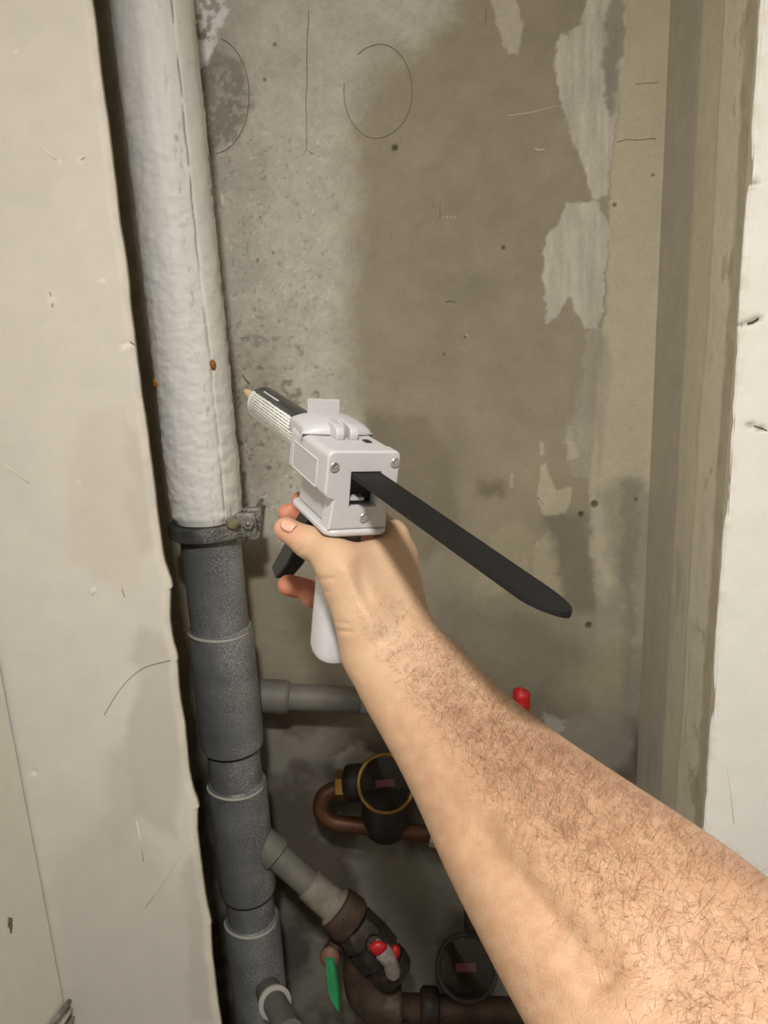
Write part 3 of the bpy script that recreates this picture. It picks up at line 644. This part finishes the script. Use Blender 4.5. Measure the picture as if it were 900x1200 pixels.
bm = bmesh.new(); box(bm, -.0105, .0145, .0135, .0145, -.0240, .0040); obj('slot_back', bm, m_blk, gun, False)
bm = bmesh.new(); box(bm, -.0075, .004, .003, .012, -.0195, -.0170, .0006, 2); obj('release_catch', bm, m_abs2, gun, angle=40)
# main housing slightly narrower so a seam line shows
bm = bmesh.new(); prism(bm, rrect(-HW+.0006, HW-.0006, -.0169, .0179, .0052), 1, .0146, .082, .0012, 2); hs = obj('housing', bm, m_abs, gun, angle=40)
for sgn in (-1, 1):                               # recessed name panel framed on each flank
    x = sgn*(HW-.0006)
    pl = [(.020, -.0135), (.072, -.0125), (.072, .0075), (.020, .0065)]
    bm = bmesh.new()
    for i in range(4):
        a, b = pl[i], pl[(i+1) % 4]; tube(bm, [(x, a[0], a[1]), (x, b[0], b[1])], .0009, 8)
    obj('panel_rim', bm, m_abs, gun)
    bm = bmesh.new(); prism(bm, [(p[0], p[1]) for p in pl], 0, x-.0002, x+.0004*sgn); obj('side_panel', bm, m_abs2, gun, False)
# trunk under the housing
bm = bmesh.new()
prism(bm, [(-.019, -.014), (.019, -.014), (.0205, -.041), (-.0205, -.041)], 1, .0145, .074, .003, 3); obj('trunk', bm, m_abs2, gun, angle=40)
# flange
bm = bmesh.new(); prism(bm, [(p[0], p[1]) for p in rrect(-.0255, .0255, -.002, .080, .010)], 2, -.0455, -.0405, .0018, 3); obj('flange', bm, m_abs, gun, angle=45)
# handle
rings = []; bm = bmesh.new()
for k, (z, y, rx, ry) in enumerate(((-.040, .034, .0165, .028), (-.052, .034, .0155, .021), (-.07, .031, .015, .019), (-.1, .027, .0155, .0185), (-.132, .024, .0165, .019), (-.148, .022, .017, .0195), (-.153, .0215, .0155, .018), (-.1545, .0215, .010, .012))):
    rings.append([bm.verts.new((rx*math.copysign(abs(math.cos(t))**.8, math.cos(t)), y+ry*math.copysign(abs(math.sin(t))**.8, math.sin(t)), z)) for t in [2*math.pi*i/32 for i in range(32)]])
for a, b in zip(rings, rings[1:]):
    for i in range(32): bm.faces.new((a[i], a[(i+1) % 32], b[(i+1) % 32], b[i]))
bm.faces.new(rings[0]); bm.faces.new(rings[-1]); obj('handle', bm, m_abs, gun, angle=50)
# trigger
bm = bmesh.new()
prism(bm, [(.060, -.044), (.079, -.044), (.098, -.066), (.122, -.098), (.152, -.133), (.138, -.139), (.112, -.115), (.080, -.072)], 0, -.0085, .0085, .002, 2)
bmesh.ops.transform(bm, matrix=Matrix.Translation((-.004, 0, 0)), verts=bm.verts); tag(obj('trigger', bm, m_blk, gun, angle=45), 'black trigger')
# plunger bar
bm = bmesh.new(); n = 18; L_ = .229; tw = lambda y: .0118*(1-.16*(-y)/L_)
pts = []
ysq = [0.012, -.05, -.1, -.15, -.18, -.203]
left = [(-tw(y), y) for y in ysq]; right = [(tw(y), y) for y in ysq]
tip = [(-tw(-.203)*math.cos(t), -.203-(.026-.006*math.cos(t))*math.sin(t)) for t in [math.pi*k/14 for k in range(1, 14)]]
poly = left+tip+right[::-1]
prism(bm, poly, 2, -.0012, .0028, .0006, 2); bmesh.ops.translate(bm, vec=(.0018, 0, 0), verts=bm.verts); tag(obj('plunger_bar', bm, mat('black_bar', S(19, 19, 19), .6, spec=.25, bump=.12, bscale=700, var=.25, vscale=500, var_col=S(15, 15, 15)), gun, angle=40), 'flat black plunger bar')
# screws
for (x, z) in ((-.0235, .0075), (.0235, .0105), (.0035, -.031)):
    y = -.0004
    bm = bmesh.new(); lathe(bm, (x, y, z), (0, -1, 0), [(0, .0030), (.0006, .0030), (.0010, .0026), (.0010, .0014), (.0003, .0010)], 20); sw = obj('screw', bm, m_screw, gun, angle=40)
    bm = bmesh.new(); lathe(bm, (x, y, z), (0, -1, 0), [(.0002, .0036), (.0008, .0036), (.0008, .0030), (.0002, .0030)], 20, False); obj('screw_rim', bm, m_abs2, sw)
bm = bmesh.new()                                   # small triangular moulding mark
for i in range(3):
    a = [(-.0165+.0016*math.cos(t), -.0004+.0005, -.033+.0016*math.sin(t)) for t in (math.pi/2+i*2*math.pi/3, math.pi/2+(i+1)*2*math.pi/3)]
    tube(bm, a, .00025, 6)
obj('moulded_mark', bm, m_abs, gun)
# cover over the cartridge bay: saddle arch
bm = bmesh.new(); rows = []
for (y, h, wdt) in ((.049, .0015, .030), (.0505, .0065, .0285), (.056, .010, .0275), (.070, .0118, .0265), (.084, .0118, .026), (.088, .010, .0255)):
    rows.append([bm.verts.new((wdt*math.sin(t), y+.010*(1-math.cos(t*1.0))-.0035, .0175-.006*(1 if abs(t) > 1.5 else 0)+h*math.cos(t)**.6 if abs(t) < 1.5 else .0120)) for t in np.linspace(-1.57, 1.57, 33)])
for a, b in zip(rows, rows[1:]):
    for i in range(32): bm.faces.new((a[i], a[i+1], b[i+1], b[i]))
cv = obj('cover', bm, m_abs, gun, angle=50)
md = cv.modifiers.new('thick', 'SOLIDIFY'); md.thickness = .0015; md.offset = -1
for x in (-.0062, .0052):
    bm = bmesh.new(); prism(bm, [(.034, .0175), (.0335, .0222), (.0355, .0262), (.040, .0280), (.045, .0285), (.058, .0292), (.060, .0175)], 0, x-.0034, x+.0034, .0012, 2); obj('hinge_lug', bm, m_abs, gun, angle=45)
bm = bmesh.new(); box(bm, .0115, .0165, .026, .034, .0172, .0187); obj('hinge_slot', bm, m_blk, gun, False)
bm = bmesh.new(); prism(bm, [(-.0135, .016), (.0135, .016), (.0120, .0385), (-.0150, .0385)], 1, .084, .0865, .0006, 2); tb = obj('cover_tab', bm, m_abs, gun, angle=45)
for o_ in gun.children:
    if o_.type == 'MESH': mw = o_.modifiers.new('normals', 'WEIGHTED_NORMAL'); mw.keep_sharp = True
# cartridge: sits in the gun, thing of its own
co = Vector(gun.matrix_world @ Vector((-.004, .05, .004)))
cart = empty('adhesive_cartridge', co, 'black adhesive cartridge with white text label sticking out of the gun', 'cartridge')
frame_to(cart, gw, ga, gu, co)
CR, CL = .0165, .186
m_cart = bpy.data.materials.new('cartridge_print'); m_cart.use_nodes = True; nt = m_cart.node_tree; Lk = nt.links; b = nt.nodes['Principled BSDF']; b.inputs['Roughness'].default_value = .3
tc = nt.nodes.new('ShaderNodeTexCoord'); sx = nt.nodes.new('ShaderNodeSeparateXYZ'); Lk.new(tc.outputs['Object'], sx.inputs[0])
def mth(op, a, b_=None, c=None):
    n = nt.nodes.new('ShaderNodeMath'); n.operation = op
    for i, v_ in enumerate((a, b_, c)):
        if v_ is None: continue
        if isinstance(v_, (int, float)): n.inputs[i].default_value = v_
        else: Lk.new(v_, n.inputs[i])
    return n.outputs[0]
ang = mth('ARCTAN2', sx.outputs['Z'], mth('MULTIPLY', sx.outputs['X'], -1))      # 0 = left flank, + = up
white = mth('MULTIPLY', mth('LESS_THAN', ang, .85), mth('GREATER_THAN', ang, -1.5))
row = mth('MULTIPLY', ang, 6.6); fr = mth('FRACT', row); inrow = mth('MULTIPLY', mth('GREATER_THAN', fr, .30), mth('LESS_THAN', fr, .66))
cmb = nt.nodes.new('ShaderNodeCombineXYZ'); Lk.new(mth('FLOOR', row), cmb.inputs[0]); Lk.new(mth('MULTIPLY', sx.outputs['Y'], 1500), cmb.inputs[1])
wn = nt.nodes.new('ShaderNodeTexWhiteNoise'); wn.noise_dimensions = '2D'
fl_ = nt.nodes.new('ShaderNodeVectorMath'); fl_.operation = 'FLOOR'; Lk.new(cmb.outputs[0], fl_.inputs[0]); Lk.new(fl_.outputs[0], wn.inputs['Vector'])
ink = mth('MULTIPLY', inrow, mth('GREATER_THAN', wn.outputs['Value'], .22))
marg = mth('MULTIPLY', mth('GREATER_THAN', sx.outputs['Y'], .0), mth('LESS_THAN', sx.outputs['Y'], CL-.010)); ink = mth('MULTIPLY', ink, marg)
lab = nt.nodes.new('ShaderNodeMix'); lab.data_type = 'RGBA'; lab.inputs[6].default_value = S(232, 232, 226); lab.inputs[7].default_value = S(52, 50, 48); Lk.new(ink, lab.inputs[0])
tt = mth('MULTIPLY', mth('MULTIPLY', mth('GREATER_THAN', ang, 1.12), mth('LESS_THAN', ang, 1.24)), mth('MULTIPLY', mth('GREATER_THAN', sx.outputs['Y'], CL-.065), mth('LESS_THAN', sx.outputs['Y'], CL-.02)))
bk = nt.nodes.new('ShaderNodeMix'); bk.data_type = 'RGBA'; bk.inputs[6].default_value = S(24, 24, 25); bk.inputs[7].default_value = S(200, 200, 200); Lk.new(tt, bk.inputs[0])
fin_ = nt.nodes.new('ShaderNodeMix'); fin_.data_type = 'RGBA'; Lk.new(white, fin_.inputs[0]); Lk.new(bk.outputs[2], fin_.inputs[6]); Lk.new(lab.outputs[2], fin_.inputs[7]); Lk.new(fin_.outputs[2], b.inputs['Base Color'])
bm = bmesh.new(); lathe(bm, (0, 0, 0), (0, 1, 0), [(0, CR), (CL-.003, CR), (CL-.0008, CR-.001), (CL, CR-.003)], 48); obj('barrel', bm, m_cart, cart, angle=40)
bm = bmesh.new(); lathe(bm, (0, CL-.0002, 0), (0, 1, 0), [(0, CR-.002), (.004, CR-.003), (.008, .009), (.012, .006), (.02, .005)], 32); obj('nose_cap', bm, m_blk, cart, angle=40)
bm = bmesh.new(); lathe(bm, (0, CL+.015, 0), (0, 1, 0), [(0, .0055), (.03, .0042), (.045, .0025)], 20); tag(obj('nozzle', bm, mat('beige_nozzle', S(200, 176, 140), .4, spec=.5), cart, angle=40), 'beige nozzle tip')
# ------------------------------------------------------------------ person (arm and hand)
prims = []
def cap(a, b, ra, rb=None): prims.append((np.array(P(*a)), np.array(P(*b)), ra, ra if rb is None else rb))
# forearm: rows of (left edge px, right edge px, depth), filled by two side-by-side cones
rows_ = [((409, 768), (499, 741), .555), ((437, 822), (549, 790), .535), ((481, 905), (618, 854), .49), ((533, 1017), (712, 922), .425), ((590, 1122), (822, 1002), .365), ((655, 1232), (930, 1085), .325), ((720, 1360), (1060, 1210), .29)]
raw_rows = rows_
_cr = curve_pts([Vector((a[0], a[1], d_)) for a, b_, d_ in rows_], 4); _cr2 = curve_pts([Vector((b_[0], b_[1], d_)) for a, b_, d_ in rows_], 4)
rows_ = [((u_.x, u_.y), (v_.x, v_.y), u_.z) for u_, v_ in zip(_cr, _cr2)]
segs = []
for (l, r, d_) in rows_:
    wpx = math.hypot(r[0]-l[0], r[1]-l[1]); wid = wpx/F*d_; rad = wid*.36
    f_ = (rad/wid); 
    off = np.array(r, float)-np.array(l, float)
    cL = np.array(l)+off*f_; cR = np.array(l)+off*(1-f_)
    segs.append(((cL[0], cL[1], d_+.002), (cR[0], cR[1], d_+.004), rad, wid))
arm_rows = segs
for s0_, s1_ in zip(segs, segs[1:]):
    cap(s0_[0], s1_[0], s0_[2], s1_[2]); cap(s0_[1], s1_[1], s0_[2], s1_[2])
el_ = np.array(P(1010, 1440, .265)); sh_ = np.array((.44, -.16, 1.38))
prims.append(((np.array(P(*segs[-1][0]))+np.array(P(*segs[-1][1])))/2*1.0, el_, .046, .040)); prims.append((el_, sh_, .042, .055))
fore = len(prims)
wl_c, wr_c = segs[0][0], segs[0][1]
# hand
idx_m, mid_m, rng_m, lit_m = (459, 628, .598), (468, 652, .605), (468, 680, .612), (462, 706, .615)
cap(wr_c, idx_m, .020, .0125); cap(wr_c, mid_m, .020, .0135); cap(wr_c, rng_m, .019, .0135); cap(wl_c, lit_m, .018, .0125)
cap(wl_c, (432, 668, .575), .021, .015); cap(wr_c, (448, 672, .575), .019, .013)
# thumb
tb_ = [(430, 728, .553, .0205), (404, 672, .556, .0165), (388, 652, .562, .0125), (362, 636, .574, .0108), (335, 620, .585, .0094)]
for a_, b_ in zip(tb_, tb_[1:]): cap(a_[:3], b_[:3], a_[3], b_[3])
cap(wl_c, tb_[0][:3], .020, .020)
cap((398, 662, .558), (445, 650, .578), .0125, .0115)                      # web over the back of the grip
cap((412, 692, .558), (450, 690, .575), .016, .016)
# fingers
def finger(pts, rs):
    for i in range(len(pts)-1): cap(pts[i], pts[i+1], rs[i], rs[i+1])
finger([idx_m, (440, 606, .650), (392, 592, .668), (352, 586, .655)], [.0115, .0095, .0085, .0075])
finger([mid_m, (442, 628, .668), (390, 610, .682), (336, 601, .660)], [.0125, .0100, .0092, .0080])
finger([rng_m, (438, 684, .668), (395, 698, .676), (338, 686, .655)], [.0125, .0108, .0100, .0094])
finger([lit_m, (432, 715, .662), (398, 716, .668), (364, 702, .652)], [.0115, .0090, .0084, .0076])
def sdf_mesh(prims, h, ks):
    pa = np.array([p[0] for p in prims]); pb = np.array([p[1] for p in prims]); rm = max(max(p[2], p[3]) for p in prims)
    lo_ = np.minimum(pa.min(0), pb.min(0))-rm-.01; hi_ = np.maximum(pa.max(0), pb.max(0))+rm+.01
    n_ = np.ceil((hi_-lo_)/h).astype(int)+1
    ax_ = [lo_[i]+h*np.arange(n_[i]) for i in range(3)]
    Fd = np.full(n_, .05, np.float32)
    for (a, b, ra, rb), kk in zip(prims, ks):
        R_ = max(ra, rb)+.022
        i0 = np.maximum(((np.minimum(a, b)-R_-lo_)/h).astype(int), 0); i1 = np.minimum(((np.maximum(a, b)+R_-lo_)/h).astype(int)+2, n_)
        gx, gy, gz = [ax_[i][i0[i]:i1[i]].astype(np.float32) for i in range(3)]
        ab = b-a; L2 = float(ab@ab)
        dx = gx[:, None, None]-a[0]; dy = gy[None, :, None]-a[1]; dz = gz[None, None, :]-a[2]
        t = np.clip((dx*ab[0]+dy*ab[1]+dz*ab[2])/L2, 0, 1)
        d_ = np.sqrt((dx-t*ab[0])**2+(dy-t*ab[1])**2+(dz-t*ab[2])**2)-(ra+(rb-ra)*t)
        sl = tuple(slice(i0[i], i1[i]) for i in range(3)); cur = Fd[sl]
        hh = np.clip(.5+.5*(cur-d_)/kk, 0, 1); Fd[sl] = cur*(1-hh)+d_*hh-kk*hh*(1-hh)
    # naive surface nets
    s_ = Fd < 0
    cx = s_[:-1, :-1, :-1]; acc = np.zeros(cx.shape+(3,), np.float32); cnt = np.zeros(cx.shape, np.float32)
    def sub(A, o): return A[o[0]:A.shape[0]-1+o[0], o[1]:A.shape[1]-1+o[1], o[2]:A.shape[2]-1+o[2]]
    corners = [(i, j, k_) for i in (0, 1) for j in (0, 1) for k_ in (0, 1)]
    tot = sum(sub(s_, c).astype(np.int8) for c in corners); act = (tot > 0) & (tot < 8)
    I = np.argwhere(act); pos = np.zeros((len(I), 3)); cn = np.zeros(len(I))
    for c in corners:
        for ax1 in range(3):
            if c[ax1] == 0:
                e = list(c); e[ax1] = 1
                va = Fd[I[:, 0]+c[0], I[:, 1]+c[1], I[:, 2]+c[2]]; vb = Fd[I[:, 0]+e[0], I[:, 1]+e[1], I[:, 2]+e[2]]
                x_ = (va < 0) != (vb < 0); t = np.where(x_, va/np.where(x_, va-vb, 1), 0)
                q = np.array(c, float)[None, :].repeat(len(I), 0); q[:, ax1] += t
                pos += q*x_[:, None]; cn += x_
    V = lo_+h*(I+pos/cn[:, None])
    ids = np.full(act.shape, -1, np.int64); ids[tuple(I.T)] = np.arange(len(I))
    Q = []
    for ax1 in range(3):
        a2, a3 = (ax1+1) % 3, (ax1+2) % 3
        sh = [slice(None)]*3; sh[ax1] = slice(0, -1); sh2 = [slice(None)]*3; sh2[ax1] = slice(1, None)
        A0, A1 = s_[tuple(sh)], s_[tuple(sh2)]
        E_ = np.argwhere(A0 != A1)
        ok = np.ones(len(E_), bool)
        for q in (a2, a3): ok &= (E_[:, q] >= 1) & (E_[:, q] < s_.shape[q]-1)
        E_ = E_[ok]; fl__ = A0[tuple(E_.T)]
        def idd(o2, o3):
            t = E_.copy(); t[:, a2] -= o2; t[:, a3] -= o3; return ids[tuple(t.T)]
        q4_ = np.stack((idd(1, 1), idd(0, 1), idd(0, 0), idd(1, 0)), -1)
        q4_[~fl__] = q4_[~fl__][:, ::-1]; Q.append(q4_)
    Q = np.concatenate(Q)
    return V, Q
ks = [.014]*fore + [.014]*6 + [.008]*4 + [.012]*3 + [.006]*12
ks = ks[:len(prims)]+[.006]*(len(prims)-len(ks))
V, Q = sdf_mesh(prims, .0016, ks)
# knuckle / tendon / crease relief
camp = V-CAM; dep = camp@_f; vx = 450+F*(camp@_r)/dep; vy = 600-F*(camp@_u)/dep
me = bpy.data.meshes.new('body'); person = empty('person', P(455, 756, .555), 'bare right forearm and hand of a person gripping the adhesive gun, hair on the arm', 'person')
base = np.array(person.location)
me.vertices.add(len(V)); me.vertices.foreach_set('co', (V-base).astype(np.float32).ravel())
me.loops.add(Q.size); me.loops.foreach_set('vertex_index', Q.ravel().astype(np.int32))
me.polygons.add(len(Q)); me.polygons.foreach_set('loop_start', np.arange(0, Q.size, 4, dtype=np.int32)); me.update(calc_edges=True); me.validate()
bm = bmesh.new(); bm.from_mesh(me)
for _ in range(4): bmesh.ops.smooth_vert(bm, verts=bm.verts, factor=.5, use_axis_x=True, use_axis_y=True, use_axis_z=True)
bm.to_mesh(me); bm.free()
co_ = np.zeros(len(me.vertices)*3, np.float32); me.vertices.foreach_get('co', co_); co_ = co_.reshape(-1, 3)+base
nr = np.zeros(len(me.vertices)*3, np.float32); me.vertices.foreach_get('normal', nr); nr = nr.reshape(-1, 3)
camp = co_-CAM; dep = camp@_f; vx = 450+F*(camp@_r)/dep; vy = 600-F*(camp@_u)/dep
# skin creases at thumb base and wrist, tendon ridge
def seg_d(ax_, ay, bx_, by):
    ex, ey = bx_-ax_, by-ay; t = np.clip(((vx-ax_)*ex+(vy-ay)*ey)/(ex*ex+ey*ey), 0, 1); return np.hypot(vx-ax_-ex*t, vy-ay-ey*t)
facing = np.clip(-(nr*(camp/np.linalg.norm(camp, axis=1)[:, None])).sum(1), 0, 1)
disp = np.zeros(len(co_))
for sgm, a_, w_ in (((368, 679, 390, 678), -.0009, 2), ((372, 692, 386, 694), -.0006, 1.8), ((388, 738, 412, 741), -.0010, 2.2), ((395, 729, 408, 731), -.0006, 2), ((352, 646, 362, 634), -.0006, 2)):
    disp += a_*np.exp(-(seg_d(*sgm)/w_)**2)
disp += .0016*np.exp(-(seg_d(440, 740, 402, 665)/9)**2)*sstep(600, 650, vy)          # thumb tendon
disp += -.0022*np.exp(-(seg_d(428, 700, 424, 660)/10)**2)
disp += -.0060*np.exp(-(seg_d(566, 985, 700, 1140)/24)**2) + .0035*np.exp(-(seg_d(600, 930, 760, 1090)/40)**2)
disp += .0009*fbm(vx, vy, 1/40, 3, 7)
co_ = co_+nr*(disp*np.minimum(facing*2, 1))[:, None]
me.vertices.foreach_set('co', (co_-base).astype(np.float32).ravel()); me.update()
# skin tint: redder fingertips, mottled forearm
tint = np.ones((len(co_), 3))*Sn((178, 147, 118))
fing = sstep(.632, .650, dep)*sstep(760, 700, vy); tint = tint*(1-fing[:, None])+np.array(Sn((172, 108, 84)))*fing[:, None]
tt_ = np.exp(-(np.hypot(vx-330, vy-618)/26)**2); tint = tint*(1-.6*tt_[:, None])+.6*np.array(Sn((190, 128, 104)))*tt_[:, None]
uparm = sstep(740, 900, vy); mm = (.5+.5*fbm(vx, vy, 1/12, 4, 66))*uparm; tint = tint*(1-.7*mm[:, None])+.7*np.array(Sn((150, 106, 78)))*mm[:, None]
at = me.color_attributes.new('Col', 'FLOAT_COLOR', 'POINT'); c4 = np.ones((len(co_), 4), np.float32); c4[:, :3] = tint; at.data.foreach_set('color', c4.ravel())
m_skin = attr_mat('skin', rough=.5, bump=.35, fine=900, grain=.05, spec=.35)
bs_ = m_skin.node_tree.nodes['Principled BSDF']; bs_.inputs['Subsurface Weight'].default_value = .15; bs_.inputs['Subsurface Radius'].default_value = (1, .35, .2); bs_.inputs['Subsurface Scale'].default_value = .003
body = link('body', me, m_skin, person)
# thumb nail
nb = bmesh.new(); nx, ny, ns = 9, 9, []
cN = np.array(P(338, 613.5, .5722)); 
e1 = Vector(P(362, 632, .574)-P(335, 617, .585)).normalized(); toc = (Vector(CAM)-Vector(cN)).normalized(); nrm = (toc+Vector((0, 0, .9))-e1*0).normalized(); nrm = (nrm-e1*nrm.dot(e1)).normalized(); e2 = nrm.cross(e1)
for i in range(nx):
    row_ = []
    for j in range(ny):
        a = (i/(nx-1)-.5)*.0125; t = (j/(ny-1)-.5)*1.9; k_ = 1-.35*(abs(i/(nx-1)-.5)*2)**3
        row_.append(nb.verts.new(Vector(cN)+e1*a+e2*(math.sin(t)*.0066*k_)+nrm*((math.cos(t)-1)*.0066)-Vector(base)))
    ns.append(row_)
for i in range(nx-1):
    for j in range(ny-1): nb.faces.new((ns[i][j], ns[i+1][j], ns[i+1][j+1], ns[i][j+1]))
tn = obj('thumbnail', nb, mat('nail', S(200, 150, 130), .3, spec=.6), person); md = tn.modifiers.new('t', 'SOLIDIFY'); md.thickness = .0006
# arm hair
rng = np.random.default_rng(5)
dens = sstep(655, 830, vy)*sstep(.25, .45, facing)
# distance across the arm: more hair on the upper-right side
acr = np.full(len(co_), .5)
Lx = np.array([r_[0][0] for r_ in rows_]); Ly = np.array([r_[0][1] for r_ in rows_]); Rx = np.array([r_[1][0] for r_ in rows_]); Ry = np.array([r_[1][1] for r_ in rows_])
ax0, ay0 = np.array((455., 757.)), np.array((795., 1162.)); dr = ay0-ax0; 
s_al = ((vx-455)*dr[0]+(vy-757)*dr[1])/(dr@dr)
sr = np.linspace(0, 1, 40); mx_, my_ = 455+sr*dr[0], 757+sr*dr[1]
nrml = np.array((dr[1], -dr[0]))/np.hypot(*dr)          # towards upper right
lat = (vx-455-s_al*dr[0])*nrml[0]+(vy-757-s_al*dr[1])*nrml[1]; half = np.interp(s_al, [-.1, 0, .2, .5, .8, 1.1], [40, 48, 66, 105, 140, 170])
acr = lat/half
dens = dens*sstep(-.55, .15, acr)*(.55+.6*(.5+.5*fbm(vx, vy, 1/18, 3, 88)))
dens = dens*np.interp(s_al, [-.2, 0, .25, 1], [.35, .8, 1, .55])
ar = (dep**2); pr = dens/dens.sum()
NH = 15000; pick = rng.choice(len(co_), NH, p=pr)
armdir = np.array(P(455, 757, .555))-np.array(P(795, 1162, .325)); armdir /= np.linalg.norm(armdir)
hv, hf = [], []
for q in pick:
    n_ = nr[q]; p0 = co_[q]-n_*.0003+rng.normal(0, .0006, 3)
    tdir = armdir*rng.uniform(.1, .9)+_r*rng.normal(.35, .6)+_u*rng.normal(-.3, .6); tdir -= n_*(tdir@n_); tdir /= np.linalg.norm(tdir)+1e-9
    sd = np.cross(n_, tdir); cu = rng.normal(0, .5); Lh = rng.uniform(.005, .012)*(.75 if vy[q] < 760 else 1); r0 = rng.uniform(.00004, .000075)
    b0 = len(hv); K = 5
    for k_ in range(K):
        t = k_/(K-1); c_ = p0+tdir*Lh*t*(1-.15*t)+sd*cu*Lh*t*t+n_*Lh*.42*math.sin(t*2.2)
        for a_ in range(3):
            an = a_*2.094; rr = r0*(1-.75*t); hv.append(c_+(sd*math.cos(an)+n_*math.sin(an))*rr-base)
    for k_ in range(K-1):
        for a_ in range(3):
            i_ = b0+k_*3; hf.append((i_+a_, i_+(a_+1) % 3, i_+3+(a_+1) % 3, i_+3+a_))
hm = bpy.data.meshes.new('arm_hair'); hm.from_pydata([tuple(v_) for v_ in hv], [], hf)
ho = link('arm_hair', hm, mat('brown_hair', S(124, 84, 56), .5, spec=.4), person); ho['kind'] = 'stuff'
